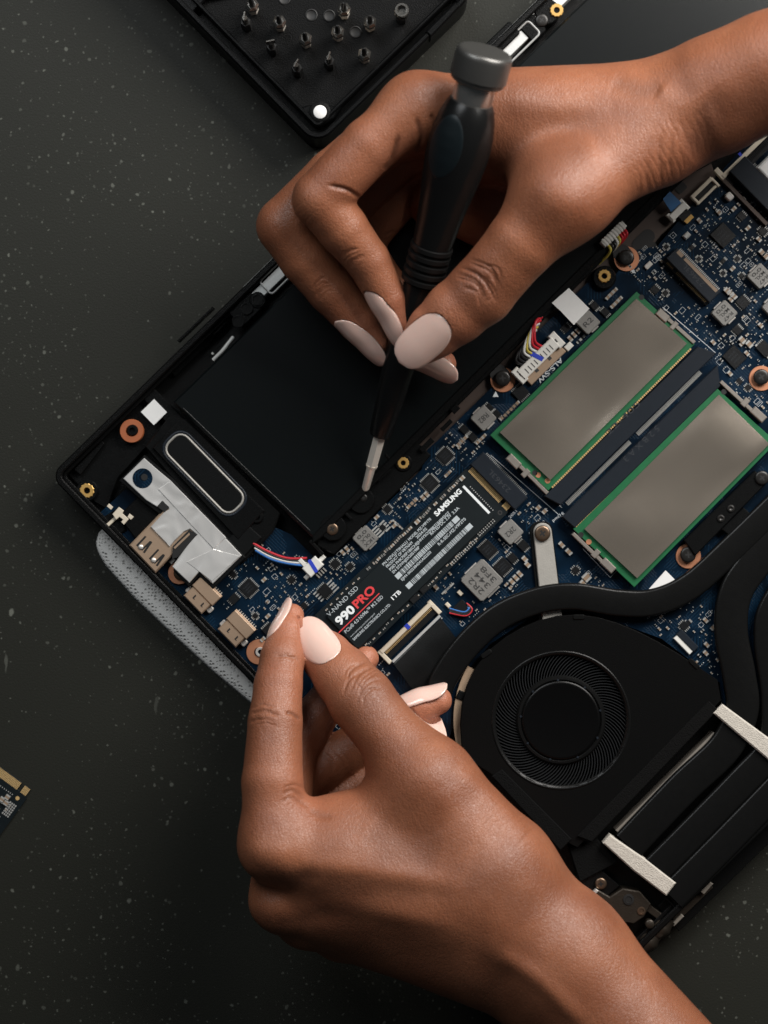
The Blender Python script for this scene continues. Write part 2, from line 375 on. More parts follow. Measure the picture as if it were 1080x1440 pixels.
# ================================================================== table top
def table_material():
    m = bpy.data.materials.new("speckled_black_top"); m.use_nodes = True; nt = m.node_tree; N = nt.nodes.new; L = nt.links.new
    b = nt.nodes["Principled BSDF"]
    tc = N("ShaderNodeTexCoord")
    wn = N("ShaderNodeTexNoise"); wn.inputs["Scale"].default_value = 420; wn.inputs["Detail"].default_value = 2; L(tc.outputs["Object"], wn.inputs["Vector"])
    ws = N("ShaderNodeVectorMath"); ws.operation = 'SUBTRACT'; ws.inputs[1].default_value = (0.5, 0.5, 0.5); L(wn.outputs["Color"], ws.inputs[0])
    wm = N("ShaderNodeVectorMath"); wm.operation = 'SCALE'; wm.inputs["Scale"].default_value = 0.0016; L(ws.outputs[0], wm.inputs[0])
    wa = N("ShaderNodeVectorMath"); wa.operation = 'ADD'; L(tc.outputs["Object"], wa.inputs[0]); L(wm.outputs[0], wa.inputs[1])
    dens = N("ShaderNodeTexNoise"); dens.inputs["Scale"].default_value = 22; dens.inputs["Detail"].default_value = 3; L(tc.outputs["Object"], dens.inputs["Vector"])
    total = None
    # (cells per metre, share of cells with a speck, largest radius in cell units, brightness, stretch)
    for k, (sc, share, rad, amp, st) in enumerate(((700, 0.10, 0.28, 0.35, 1.0), (380, 0.15, 0.24, 0.6, 1.0), (230, 0.12, 0.22, 0.75, 1.0), (110, 0.06, 0.13, 0.9, 1.5), (75, 0.05, 0.08, 0.6, 6.0))):
        mp = N("ShaderNodeMapping"); mp.inputs["Scale"].default_value = (1, 1 / st, 0); mp.inputs["Location"].default_value = (k * 1.7, k * 0.9, 0); mp.inputs["Rotation"].default_value = (0, 0, 0.4 * k)
        L(wa.outputs[0], mp.inputs["Vector"])
        vo = N("ShaderNodeTexVoronoi"); vo.voronoi_dimensions = '2D'; vo.inputs["Scale"].default_value = sc; vo.inputs["Randomness"].default_value = 1.0; L(mp.outputs[0], vo.inputs["Vector"])
        sx = N("ShaderNodeSeparateColor"); L(vo.outputs["Color"], sx.inputs[0])
        dm = N("ShaderNodeMapRange"); dm.inputs["From Min"].default_value = 0.36; dm.inputs["From Max"].default_value = 0.66
        dm.inputs["To Min"].default_value = share * 0.12; dm.inputs["To Max"].default_value = share * 1.9; L(dens.outputs["Fac"], dm.inputs["Value"])
        on = N("ShaderNodeMath"); on.operation = 'LESS_THAN'; L(sx.outputs[0], on.inputs[0]); L(dm.outputs[0], on.inputs[1])
        rr = N("ShaderNodeMath"); rr.operation = 'MULTIPLY_ADD'; rr.inputs[1].default_value = rad * 0.75; rr.inputs[2].default_value = rad * 0.25; L(sx.outputs[1], rr.inputs[0])
        e = N("ShaderNodeMath"); e.operation = 'DIVIDE'; L(vo.outputs["Distance"], e.inputs[0]); L(rr.outputs[0], e.inputs[1])
        sm = N("ShaderNodeMapRange"); sm.interpolation_type = 'SMOOTHSTEP'; sm.inputs["From Min"].default_value = 1.0; sm.inputs["From Max"].default_value = 0.5; L(e.outputs[0], sm.inputs["Value"])
        br = N("ShaderNodeMath"); br.operation = 'MULTIPLY_ADD'; br.inputs[1].default_value = amp * 0.7; br.inputs[2].default_value = amp * 0.3; L(sx.outputs[2], br.inputs[0])
        p1 = N("ShaderNodeMath"); p1.operation = 'MULTIPLY'; L(on.outputs[0], p1.inputs[0]); L(sm.outputs[0], p1.inputs[1])
        p2 = N("ShaderNodeMath"); p2.operation = 'MULTIPLY'; L(p1.outputs[0], p2.inputs[0]); L(br.outputs[0], p2.inputs[1])
        if total is None: total = p2
        else:
            t = N("ShaderNodeMath"); t.operation = 'MAXIMUM'; L(total.outputs[0], t.inputs[0]); L(p2.outputs[0], t.inputs[1]); total = t
    big = N("ShaderNodeTexNoise"); big.inputs["Scale"].default_value = 9; big.inputs["Detail"].default_value = 5; L(tc.outputs["Object"], big.inputs["Vector"])
    base = N("ShaderNodeMix"); base.data_type = 'RGBA'; base.inputs["A"].default_value = (0.0120, 0.0126, 0.0098, 1); base.inputs["B"].default_value = (0.0160, 0.0166, 0.0128, 1)
    L(big.outputs["Fac"], base.inputs["Factor"])
    mx = N("ShaderNodeMix"); mx.data_type = 'RGBA'; mx.inputs["B"].default_value = (0.118, 0.124, 0.106, 1)
    L(base.outputs["Result"], mx.inputs["A"]); L(total.outputs[0], mx.inputs["Factor"]); L(mx.outputs["Result"], b.inputs["Base Color"])
    b.inputs["Roughness"].default_value = 0.55; b.inputs["Specular IOR Level"].default_value = 0.2
    fn = N("ShaderNodeTexNoise"); fn.inputs["Scale"].default_value = 1400; fn.inputs["Detail"].default_value = 3; L(tc.outputs["Object"], fn.inputs["Vector"])
    bp = N("ShaderNodeBump"); bp.inputs["Strength"].default_value = 0.25; bp.inputs["Distance"].default_value = 0.0003; L(fn.outputs["Fac"], bp.inputs["Height"]); L(bp.outputs[0], b.inputs["Normal"])
    MATS["table"] = m
table_material()
mb = MB(); mb.prism([(-0.7, -0.6), (0.7, -0.6), (0.7, 0.6), (-0.7, 0.6)], -30, 0, 2)
tag(build("table_top", mb, "table"), kind="structure")
# ================================================================== the opened laptop
LAP = empty("laptop", P(78, 668, 15) + AX * 0.179 + BX * 0.135 - Vector((0, 0, 0.015)))
tag(LAP, "opened black laptop with bare blue circuit board, cooling fan and battery showing", "laptop")
def lpoly(corner, la, lb, rad, inset=0.0, n=8):           # rounded rectangle from the outer corner, mm along AX / BX
    c = Vector(corner).xy; out = []
    x0, x1, y0, y1 = inset, la - inset, inset, lb - inset; r = max(0.5, rad - inset)
    for (cx, cy, a0) in ((x1 - r, y1 - r, 0), (x0 + r, y1 - r, 90), (x0 + r, y0 + r, 180), (x1 - r, y0 + r, 270)):
        for k in range(n + 1):
            w = math.radians(a0 + 90 * k / n)
            q = c + AX.xy * ((cx + r * math.cos(w)) * mm) + BX.xy * ((cy + r * math.sin(w)) * mm); out.append((q.x, q.y))
    return out
C0 = P(77, 669, 15) - AX * 0.0013 - BX * 0.0013
LW, LD = 358, 272
mb = MB()
mb.prism(lpoly(C0, LW, LD, 5), 4, 6)
mb.ring(lpoly(C0, LW, LD, 5), lpoly(C0, LW, LD, 5, 2.4), 5.9, 15, 0.5)
mb.ring(lpoly(C0, LW, LD, 5, 2.4), lpoly(C0, LW, LD, 5, 3.6), 5.9, 12.5, 0.2)
build("chassis", mb, "rim_plastic", LAP, angle=35)
mb = MB(); mb.prism(lpoly(C0 , LW, LD, 9, 6), 0, 4.2, 0); build("display_lid", mb, "lid_dark", LAP)

# ---- corner region near the front-left corner: raised black plastic floor, ribs, posts
mb = MB()
mb.prism(px([(96, 668), (196, 566), (232, 600), (166, 672), (150, 716), (133, 706)], 9), 6, 9, 0.3)
mb.prism(px([(104, 660), (143, 620), (147, 624), (113, 668)], 11), 8.9, 11, 0.2)
mb.prism(px([(200, 560), (216, 545), (262, 592), (246, 606)], 11), 6, 11.5, 0.3)
mb.prism(px([(246, 530), (236, 520), (330, 428), (340, 438)], 8), 6, 8, 0.3)
for (u0, v0, u1, v1) in ((225, 525, 290, 462), (250, 480, 300, 432), (300, 470, 318, 452), (262, 500, 300, 462)):
    d = Vector((v1 - v0, -(u1 - u0))).normalized() * 1.5
    mb.prism(px([(u0 - d.x, v0 - d.y), (u0 + d.x, v0 + d.y), (u1 + d.x, v1 + d.y), (u1 - d.x, v1 - d.y)], 11), 6, 11.0, 0.15)
build("front_shelf", mb, "black_plastic", LAP)
# long rail on the board side of the battery
mb = MB()
mb.prism(px([(446, 768), (470, 780), (590, 660), (606, 640), (590, 625), (860, 354), (1110, 104), (1096, 90), (840, 344), (444, 748)], 13), 6, 13, 0.4)
mb.prism(px([(438, 766), (452, 756), (878, 330), (1110, 96), (1104, 88), (868, 324), (440, 752)], 15), 12.8, 15, 0.4)
mb.prism(rect(468, 742, 9.5, 9.5, 14.6, rad=4.6), 12.5, 14.6, 0.3)
mb.prism(rect(508, 704, 9.5, 9.0, 14.0, rad=4.4), 12.5, 14.0, 0.3)
for (u, v, la, lb) in ((445, 770, 1.2, 7), (486, 722, 1.0, 6), (540, 668, 6, 1.0), (548, 646, 1, 5), (600, 626, 6, 2), (628, 598, 5, 1.6), (640, 575, 3, 2.4)):
    mb.prism(rect(u, v, la, lb, 14.4), 12.8, 14.6, 0.2)
build("battery_rail", mb, "black_plastic", LAP, angle=40)
# brown metal plate seen between the rail and the board
mb = MB()
mb.prism(px([(560, 700), (575, 640), (720, 490), (860, 350), (960, 250), (1000, 230), (1010, 260), (930, 330), (860, 420), (640, 640)], 8.5), 6, 8.8, 0.2)
build("inner_plate", mb, "plate_brown", LAP)
mb = MB()
mb.prism(rect(905, 338, 9.5, 5.2, 9.4, rad=2.5), 8.7, 9.05); mb.prism(circ(914, 350, 3.0, 9.4), 8.7, 9.12)
mb.prism(rect(958, 264, 4, 3, 9.4, rad=.8), 8.7, 9.05)
build("plate_hole", mb, "hole_black", LAP)

# ---- battery
BAT = MB()
bq = [P(243, 566, 14.5), P(440, 757, 14.5)]
far = AX * 0.300
BAT.prism([tuple(q[:2]) for q in (bq[0], bq[1], bq[1] + far, bq[0] + far)], 6, 14.4, 0.7)
bat = build("battery", BAT, "battery_black", LAP, angle=40)
mb = MB()
mb.tube([P(258, 574, 14.5), P(436, 746, 14.5), ], 0.00018, 6);
build("wrap_seam", mb, "battery_black", bat)

# ---- silver bracket along the front edge (touchpad support)
mb = MB()
def strip(p0, p1, w, z0, z1, ch=0.15, mi=0, off=0.0):     # strip of width w mm along AX between two pixels at height z1
    a, b = P(*p0, z1), P(*p1, z1); s = BX * (w * mm / 2); o = BX * (off * mm)
    mb.prism([tuple(q[:2]) for q in (a - s + o, b - s + o, b + s + o, a + s + o)], z0, z1, ch, mi)
strip((352, 414), (812, -34), 7.6, 6, 12.4)
build("front_bracket", mb, "bracket_silver", LAP)
mb = MB(); strip((342, 408), (808, -48), 1.4, 6, 14.0, 0.3); build("bracket_lip", mb, "bracket_silver", LAP)
for (p0, p1) in (((372, 406), (432, 348)), ((700, 88), (752, 36))):
    mb = MB(); a, b = P(*p0, 13.4), P(*p1, 13.4); m_ = (a + b) / 2; ln = (b - a).length * 1000
    u_, v_ = (p0[0] + p1[0]) / 2, (p0[1] + p1[1]) / 2
    mb.ring(rect(u_, v_, ln, 7.2, 13.4, rad=1.6), rect(u_, v_, ln - 1.4, 5.8, 13.4, rad=1.0), 12.2, 13.4, 0.3)
    build("bracket_pocket", mb, "bracket_silver", LAP, angle=40)
for (u, v) in ((360, 394), (349, 405), (735, 30), (716, 52)):
    mb = MB(); mb.prism(rect(u, v, 3.0, 2.2, 12.8, rad=.6), 6, 12.8, 0.2); build("bracket_tab", mb, "bracket_silver", LAP)
for (u, v, la, lb, z, r) in ((345, 434, 11, 8.4, 13.0, 1.5), (362, 422, 6, 6, 13.4, 2.8), (748, 38, 7, 9, 13.0, 1.5), (770, 16, 9, 9, 13.0, 4.2), (705, 56, 14, 6, 13.6, 1.0)):
    mb = MB(); mb.prism(rect(u, v, la, lb, z, rad=r), 6, z, 0.4); build("mounting_block", mb, "black_plastic", LAP, angle=40)
for (u, v, r) in ((335, 452, 1.7), (347, 434, 1.7), (362, 422, 1.6)):
    mb = MB(); mb.lathe([(r + .5, 12.9), (r + .5, 13.8), (r, 13.8), (r, 13.45), (0.05, 13.45)], P(u, v, 12.8).xy, 20, closed=False); build("screw_socket", mb, "rim_plastic", LAP, angle=40)
mb = MB(); mb.tube(smooth_path([P(300, 506, 10), P(312, 494, 11.5), P(320, 484, 11.5), P(328, 474, 10.5)]), 0.0007, 8)
build("wire", mb, "wire_white", LAP, True)
mb = MB(); mb.tube(smooth_path([P(303, 502, 10), P(314, 493, 11), P(322, 485, 11)]), 0.0003, 6); build("wire", mb, "wire_red", LAP, True)
mb = MB(); mb.prism(rect(299, 497, 0.8, 0.8, 10), 6, 10.4); mb.prism(rect(306, 500, 1.5, 0.6, 10), 6, 10.2); build("solder_blob", mb, "solder", LAP)

# ---- screws, inserts, grommets
def screw(u, v, r, z, m, parent=LAP, sink=3.0):
    s = MB(); c = P(u, v, z).xy
    s.lathe([(r * .55, z - sink), (r * .55, z - 0.9), (r * .96, z - 0.85), (r, z - 0.5), (r * .93, z - 0.15), (r * .74, z), (r * .45, z + .02)], c, 28)
    o = build("screw", s, m, parent, angle=50)
    x = MB(); a0 = rnd.uniform(0, 1.5)
    for k in range(2):
        w = a0 + k * math.pi / 2; d = Vector((math.cos(w), math.sin(w))); e = Vector((-d.y, d.x))
        q = [c + d * (s1 * r * .42 * mm) + e * (s2 * r * .11 * mm) for s1, s2 in ((-1, -1), (1, -1), (1, 1), (-1, 1))]
        x.prism([tuple(p) for p in q], z - 0.1, z + 0.05 + 0.01 * k)
    build("cross_recess", x, "hole_black", o)
    return o
def washer(u, v, ro, ri, z0, z1, m, name="washer", parent=LAP):
    s = MB(); c = P(u, v, z1).xy
    s.lathe([(ri, z0), (ro, z0), (ro, z1 - .15), (ro - .15, z1), (ri + .1, z1), (ri, z1 - .1), (ri, z0)], c, 36, closed=False)
    return build(name, s, m, parent, angle=45)
def insert(u, v, r, z, parent=LAP):                       # knurled brass insert
    s = MB(); c = P(u, v, z).xy; n = 24; vs = []; prof = ((1.0, z - 3), (1.0, z - .2), (.9, z), (.5, z), (.45, z - .3), (.45, z - 2.5))
    for k, (q, zz) in enumerate(prof):
        for i in range(n):
            t = 2 * math.pi * i / n; rr = r * q * (1 + (0.10 if (k < 3 and i % 2) else 0)); vs.append((c.x + rr * mm * math.cos(t), c.y + rr * mm * math.sin(t), zz * mm))
    fs = [(k * n + i, k * n + (i + 1) % n, (k + 1) * n + (i + 1) % n, (k + 1) * n + i) for k in range(len(prof) - 1) for i in range(n)]
    fs.append(tuple(range((len(prof) - 1) * n, len(prof) * n)))
    s.add(vs, fs); return build("threaded_insert", s, "brass", parent)
def post(u, v, r, z0, z1, m="black_plastic", name="screw_post"):
    s = MB(); s.lathe([(r * 1.05, z0), (r, z1 - .4), (r - .4, z1), (r * .5, z1), (r * .5, z1 - 1)], P(u, v, z1).xy, 28); return build(name, s, m, LAP, angle=45)
post(122, 690, 4.0, 6, 10.6); insert(122, 690, 2.5, 11.2)
washer(185, 606, 4.3, 2.0, 9, 12.0, "grommet_rubber", "grommet"); post(186, 605, 2.1, 8, 12.6, name="grommet_pin")
washer(365, 730, 4.2, 2.3, 9, 12.4, "grommet_brown", "grommet"); post(361, 727, 2.4, 8, 13.4, name="grommet_pin")
screw(467, 744, 2.3, 15.0, "screw_bronze")
screw(511, 700, 1.5, 14.2, "screw_black")
post(567, 651, 3.2, 8, 13.6); insert(567, 651, 2.0, 14.0)
post(850, 390, 4.3, 6, 13.4); insert(850, 388, 2.2, 14.0)
insert(783, 14, 2.3, 13.8); screw(762, 28, 2.4, 13.8, "screw_black")
for (u, v, m) in ((707, 532, "screw_black"), (881, 362, "screw_black"), (1071, 530, "screw_black"), (968, 780, "screw_black")):
    washer(u, v + 2, 4.6, 2.2, 10.9, 11.5, "copper_ring"); screw(u, v, 2.9, 13.4, m, sink=3)
washer(252, 806, 4.1, 2.0, 11.3, 12.0, "copper_ring"); screw(254, 806, 2.6, 13.0, "screw_bronze", sink=2.5)
washer(364, 917, 4.6, 1.7, 10.8, 11.5, "copper_ring")
washer(366, 917, 1.8, 0.9, 9, 12.0, "silver", "standoff")
screw(845, 1243, 2.2, 13, "screw_bronze", sink=8)
screw(1072, 672, 2.6, 15.0, "screw_black", sink=6)
# black cut-outs beside two of the ring pads
for (u, v) in ((703, 527), (876, 358)):
    mb = MB(); mb.prism(rect(u, v, 6.4, 7.2, 11.2, rad=2.6), 10.9, 11.62, 0.1); build("pad_notch", mb, "hole_black", LAP)

# ---- white sticker
mb = MB(); mb.prism(rect(216.5, 579.5, 6.7, 6.7, 12.0), 11.4, 12.05); build("white_sticker", mb, "white_paper", LAP)

# ---- loudspeaker module
SPK = MB()
SPK.prism(px([(203, 628), (240, 582), (262, 590), (394, 722), (384, 748), (342, 792)], 13.5), 6, 12.6, 0.5)
SPK.prism(px([(214, 630), (247, 596), (372, 718), (335, 760)], 13.5), 12.4, 13.6, 0.4)
spk = build("loudspeaker", SPK, "black_plastic", LAP, angle=40)
mb = MB(); mb.ring(rect(287.5, 666, 10.4, 35.2, 14.2, rad=4.0), rect(287.5, 666, 8.6, 33.4, 14.2, rad=3.1), 13.5, 14.2, 0.35); build("diaphragm_rim", mb, "arm_grey", spk, angle=60)
mb = MB(); mb.ring(rect(287.5, 666, 12.4, 37.2, 14.2, rad=4.8), rect(287.5, 666, 10.5, 35.3, 14.2, rad=4.0), 13.5, 13.9, 0.3); build("diaphragm_seal", mb, "slot_slate", spk, angle=60)
mb = MB(); mb.prism(rect(287.5, 666, 8.5, 33.3, 13.9, rad=3.0), 13.5, 13.95, 0.25); build("diaphragm", mb, "label_black", spk, angle=40)
mb = MB(); mb.prism(px([(318, 760), (345, 735), (368, 756), (342, 784)], 13.4), 12.5, 13.4, 0.3); build("foam_pad", mb, "label_black", spk)
mb = MB(); mb.prism(px([(340, 728), (364, 705), (392, 728), (370, 755)], 11), 6, 11.0, 0.3); build("speaker_lug", mb, "black_plastic", spk)

# ================================================================== motherboard
board_px = [(140, 722), (176, 688), (240, 700), (345, 788), (388, 742), (410, 752), (446, 788), (470, 782), (593, 660), (601, 632), (615, 620), (690, 546), (728, 500), (742, 480),
            (832, 392), (846, 396), (862, 392), (880, 366), (892, 352), (925, 346), (985, 272), (1060, 192), (1200, 54), (1470, 330), (1180, 800), (1080, 1000), (1016, 1000), (1012, 960),
            (930, 898), (820, 858), (750, 866), (690, 905), (652, 950), (640, 1010), (620, 1080), (520, 1080), (378, 962)]
mb = MB(); mb.prism(px(board_px, ZB), ZB - 1.3, ZB, 0)
BRD = build("motherboard", mb, "pcb_blue", LAP)
OCC = []                                                   # pixel footprints already taken on the board (u, v, half-diagonal box in board axes)
def occ(u, v, la, lb): OCC.append((u, v, la * 3.87 / 2, lb * 3.87 / 2))
def free(u, v, m=1.0):
    ca, sa = math.cos(TH), math.sin(TH)
    for (cu, cv, ha, hb) in OCC:
        du, dv = u - cu, v - cv
        if abs(du * ca - dv * sa) < ha + m and abs(du * sa + dv * ca) < hb + m: return False
    return True
def in_board(u, v):
    c = False; n = len(board_px); j = n - 1
    for i in range(n):
        (x0, y0), (x1, y1) = board_px[i], board_px[j]
        if (y0 > v) != (y1 > v) and u < (x1 - x0) * (v - y0) / (y1 - y0) + x0: c = not c
        j = i
    return c

# ---- stuff laid out as small surface-mount pieces: 0 tan, 1 dark, 2 solder, 3 silk white
SMD = MB()
def smd(u, v, L_, W_, h, along_a, body):
    z = ZB; c = P(u, v, z + h); th = TH if along_a else TH + math.pi / 2
    a = Vector((math.cos(th), math.sin(th))); b = Vector((-a.y, a.x))
    def bxx(x0, x1, w, z1, mi):
        q = [(c.xy + a * (x * mm) + b * (y * mm)) for x, y in ((x0, -w / 2), (x1, -w / 2), (x1, w / 2), (x0, w / 2))]
        SMD.prism([tuple(p) for p in q], z - 0.05, z1, 0, mi)
    e = L_ * 0.26
    bxx(-L_ / 2 + e * .9, L_ / 2 - e * .9, W_ * .97, z + h * .97, body)
    bxx(-L_ / 2, -L_ / 2 + e, W_, z + h, 2); bxx(L_ / 2 - e, L_ / 2, W_, z + h, 2)
def dot(u, v, r=0.3, mi=2):
    SMD.prism(circ(u, v, r, ZB, 6), ZB - .05, ZB + 0.12, 0, mi)
def silk(u0, v0, u1, v1, w=0.14):
    a, b = P(u0, v0, ZB).xy, P(u1, v1, ZB).xy
    d = (b - a).normalized(); s = Vector((-d.y, d.x)) * (w * mm / 2)
    SMD.prism([tuple(q) for q in (a - s, b - s, b + s, a + s)], ZB - .05, ZB + .05, 0, 3)
def silkbox(u, v, la, lb, w=0.12):
    a = Vector((math.cos(TH), -math.sin(TH))) * la * 3.87 / 2; b = Vector((math.sin(TH), math.cos(TH))) * lb * 3.87 / 2; c = Vector((u, v))
    q = [c - a - b, c + a - b, c + a + b, c - a + b]
    for i in range(4): silk(*q[i], *q[(i + 1) % 4], w)

def chip(u, v, la, lb, h, m="chip_black", name="chip", pins=None, mark=False, ch=0.12):
    mb = MB(); mb.prism(rect(u, v, la, lb, ZB + h), ZB - .1, ZB + h, ch); o = build(name, mb, m, BRD); occ(u, v, la, lb)
    if pins:
        ca, sa = math.cos(TH), math.sin(TH); k = 3.87
        for side in pins:                                 # 'a' = the two ends along AX, 'b' = the two ends along BX
            half, run = (la / 2, lb) if side == 'a' else (lb / 2, la)
            n = max(3, int(run / 0.62))
            for sgn in (-1, 1):
                for i in range(n):
                    t = (i + .5) / n * run * .92 - run * .46; x, y = (sgn * (half + .32), t) if side == 'a' else (t, sgn * (half + .32))
                    uu = u + (x * ca + y * sa) * k; vv = v + (-x * sa + y * ca) * k
                    la_, lb_ = (0.7, 0.3) if side == 'a' else (0.3, 0.7)
                    SMD.prism(rect(uu, vv, la_, lb_, ZB + .2), ZB - .05, ZB + .22, 0, 2)
        occ(u, v, la + 1.4, lb + 1.4)
    if mark:
        for k2 in range(2 if la < 5 else 3):
            mk = MB(); off = (k2 - 1) * lb * 0.2 * 3.87
            uu = u + off * math.sin(TH); vv = v + off * math.cos(TH)
            lettering("".join(rnd.choice("AKMLXE2350R") for _ in range(5)), uu, vv, ZB + h, lb * .09, "emboss_grey", o, rot=0, width=la * .55)
    return o
def inductor(u, v, s, h, lines, rot=180, cap=None):
    mb = MB(); z1 = ZB + h
    r_ = s * .07; q = rect(u, v, s, s, z1, rad=r_, n=1)
    mb.prism(q, ZB + .2, z1, 0.25); o = build("inductor", mb, "inductor_grey", BRD); occ(u, v, s + 1.2, s + 1.2)
    t = MB(); k = (s / 2 + .15) * 3.87
    for sg in (-1, 1):
        t.prism(rect(u + sg * k * math.cos(TH) * .0 + sg * k * math.sin(TH), v + sg * k * math.cos(TH), s * .5, 0.9, ZB + .8), ZB - .05, ZB + .9, 0.1)
    build("terminal", t, "silver", o)
    n = len(lines)
    for i, tx in enumerate(lines):
        off = (i - (n - 1) / 2) * s * .27 * 3.87; th_ = TH + math.radians(rot)
        uu = u + off * math.sin(th_); vv = v + off * math.cos(th_)
        lettering(tx, uu, vv, z1, s * (.18 if n > 1 else .28), "ink_dark", o, rot=rot, width=s * .62 if n > 1 else s * .6, bold=0.03)
    return o
inductor(514, 757, 7.0, 3.0, ["1KX", "0LX", "0'0"], rot=180)
inductor(680, 588, 7.0, 3.0, ["R82"], rot=180)
inductor(718, 748, 7.0, 3.0, ["2R2"], rot=180)
inductor(678, 816, 11.4, 3.4, ["2R2", "344", "3F8"], rot=90)
inductor(827, 453, 6.6, 3.0, ["R2"], rot=0)
inductor(1019, 440, 7.0, 3.0, ["R47", "MXL", "0'0"], rot=180)
inductor(1069, 388, 7.0, 3.0, ["R47", "MXL", "0'0"], rot=180)
inductor(1090, 432, 7.0, 3.0, ["R47"], rot=180)
for (u, v, la, lb, h, pins, mark) in (
        (732, 552, 4.8, 4.6, 1.0, 'b', False), (688, 573, 2.2, 2.8, .8, 'b', False), (699, 582, 2.2, 2.8, .8, 'b', False), (653, 604, 2.6, 3.0, .8, 'b', False), (665, 615, 2.6, 3.0, .8, 'b', False),
        (626, 641, 5.0, 4.8, 1.0, 'ab', True), (604.5, 679.5, 5.0, 5.0, .9, 'ab', True), (686, 773, 5.2, 5.6, 1.0, 'b', True), (707, 797, 5.4, 5.0, 1.0, 'b', True),
        (720.5, 785, 3.0, 3.2, .8, 'b', False), (736, 767, 3.2, 3.4, .8, 'b', False), (809.5, 802, 2.4, 2.4, .6, 'ab', False), (349.5, 827, 5.4, 5.2, .9, 'ab', True),
        (329, 842, 3.4, 3.0, .8, 'a', False), (471.5, 793, 3.0, 3.0, .6, 'ab', False), (457, 831, 4.2, 4.4, 1.0, 'b', False), (378, 885, 4.2, 3.4, 1.0, 'b', False),
        (1033, 502, 6.0, 6.8, 1.0, None, True), (1045, 425, 3.8, 4.2, .8, 'a', True), (1037, 464, 2.8, 3.2, .7, 'a', False), (1075, 490, 4.2, 5.0, 1.2, 'b', False),
        (1017, 331, 6.6, 7.0, 1.0, None, True), (1043, 304, 2.6, 3.0, .7, 'a', False), (1073, 325, 2.8, 3.0, .7, 'ab', False), (921, 407, 2.6, 3.0, .7, 'a', False), (936, 412, 1.8, 1.8, .5, 'ab', False),
        (983, 364, 1.6, 1.6, .5, 'ab', False), (1037, 364, 1.8, 1.8, .5, 'ab', False), (1017, 367, 1.8, 1.6, .5, 'a', False), (1017, 384, 1.6, 1.6, .5, 'ab', False), (1043, 388, 1.8, 1.8, .6, 'ab', False),
        (973, 348, 1.8, 1.6, .6, 'a', False), (937, 347, 1.6, 1.6, .5, 'ab', False), (836, 430, 2.5, 2.8, .8, 'b', False), (851, 439, 2.5, 2.8, .8, 'b', False), (796, 461, 2.6, 2.8, .8, 'a', False),
        (649, 855, 4.6, 4.4, 1.6, None, False), (545, 716, 2.6, 2.6, .6, 'ab', False), (538, 742, 2.0, 2.0, .6, 'ab', False), (492, 797, 2.6, 2.2, .6, 'ab', False), (410, 815, 2.4, 2.4, .6, 'ab', False),
        (428, 852, 2.0, 2.4, .6, 'a', False), (359, 866, 1.8, 1.8, .5, 'ab', False), (962, 880, 2.8, 2.8, .6, 'ab', False), (968, 876, 1.6, 1.6, .5, 'a', False), (1052, 545, 2.0, 2.0, .5, 'ab', False),
        (1040, 536, 1.8, 2.2, .5, 'a', False), (328, 808, 2.0, 2.4, .4, 'ab', False)):
    chip(u, v, la, lb, h, pins=pins, mark=mark)

# ---- M.2 sockets
def m2_socket(u, v, la, lb, txt=None, grow=0):
    s = MB(); s.prism(rect(u, v, la, lb, ZB + 4.2), ZB - .1, ZB + 4.2, 0.35)
    o = build("card_socket", s, "slot_slate", BRD); occ(u, v, la + 1, lb + 1)
    k = 3.87; ca, sa = math.cos(TH), math.sin(TH)
    t = MB(); n = 34
    for i in range(n):                                    # solder tails behind
        y = (i + .5) / n * (lb - 2) - (lb - 2) / 2; x = la / 2 + .35
        t.prism(rect(u + (x * ca + y * sa) * k, v + (-x * sa + y * ca) * k, 0.9, 0.28, ZB + .3), ZB - .05, ZB + .3)
    tag(build("solder_tails", t, "solder", o), kind="stuff")
    if txt: lettering(txt, u, v, ZB + 4.2, 1.9, "emboss_grey", o, rot=90, width=10.5, bold=.02)
    return o
m2_socket(702, 676.5, 6.6, 23.2, "23463L")
s2 = m2_socket(975, 387, 5.6, 22.6, "23463L")
for (sock, u, v, la, lb) in ((s2, 975, 387, 5.6, 22.6),):
    ca, sa, k = math.cos(TH), math.sin(TH), 3.87; t = MB(); x = -la / 2 - .7
    t.prism(rect(u + x * ca * k, v - x * sa * k, 1.5, lb, ZB + 2), ZB - .05, ZB + 1.9, .2); build("socket_mouth", t, "socket_dark", sock)
    t = MB()
    for i in range(36):
        y = (i + .5) / 36 * (lb - 2.4) - (lb - 2.4) / 2
        if 5 < i < 9: continue
        t.prism(rect(u + ((x) * ca + y * sa) * k, v + (-(x) * sa + y * ca) * k, 1.1, 0.3, ZB + 2), ZB + 1.8, ZB + 2.05)
    tag(build("contacts", t, "gold", sock), kind="stuff")
    t = MB(); x = la / 2 - .8
    t.prism(rect(u + (x * ca + 1.8 * sa) * k, v + (-x * sa + 1.8 * ca) * k, 1.2, lb - 6, ZB + 4.2), ZB + 4.1, ZB + 4.28); t.prism(rect(u + (x * ca - 8.9 * sa) * k, v + (-x * sa - 8.9 * ca) * k, 1.4, 2.6, ZB + 4.2), ZB + 4.1, ZB + 4.28); build("socket_strip", t, "cap_tan", sock)
s3 = m2_socket(1068, 262, 8.0, 23, None)
t = MB(); t.prism(rect(1048, 284, 1.6, 23, ZB + 2), ZB - .05, ZB + 2.0, .2); build("socket_mouth", t, "plate_brown", s3)
t = MB(); t.prism(rect(1096, 236, 12, 12, 15.6), ZB, 15.6, .5); sh = build("wireless_shield", t, "bracket_silver", BRD)
t = MB(); t.prism(rect(1092, 238, 8, 9, 15.8), 15.5, 15.75); build("white_label", t, "white_paper", sh)

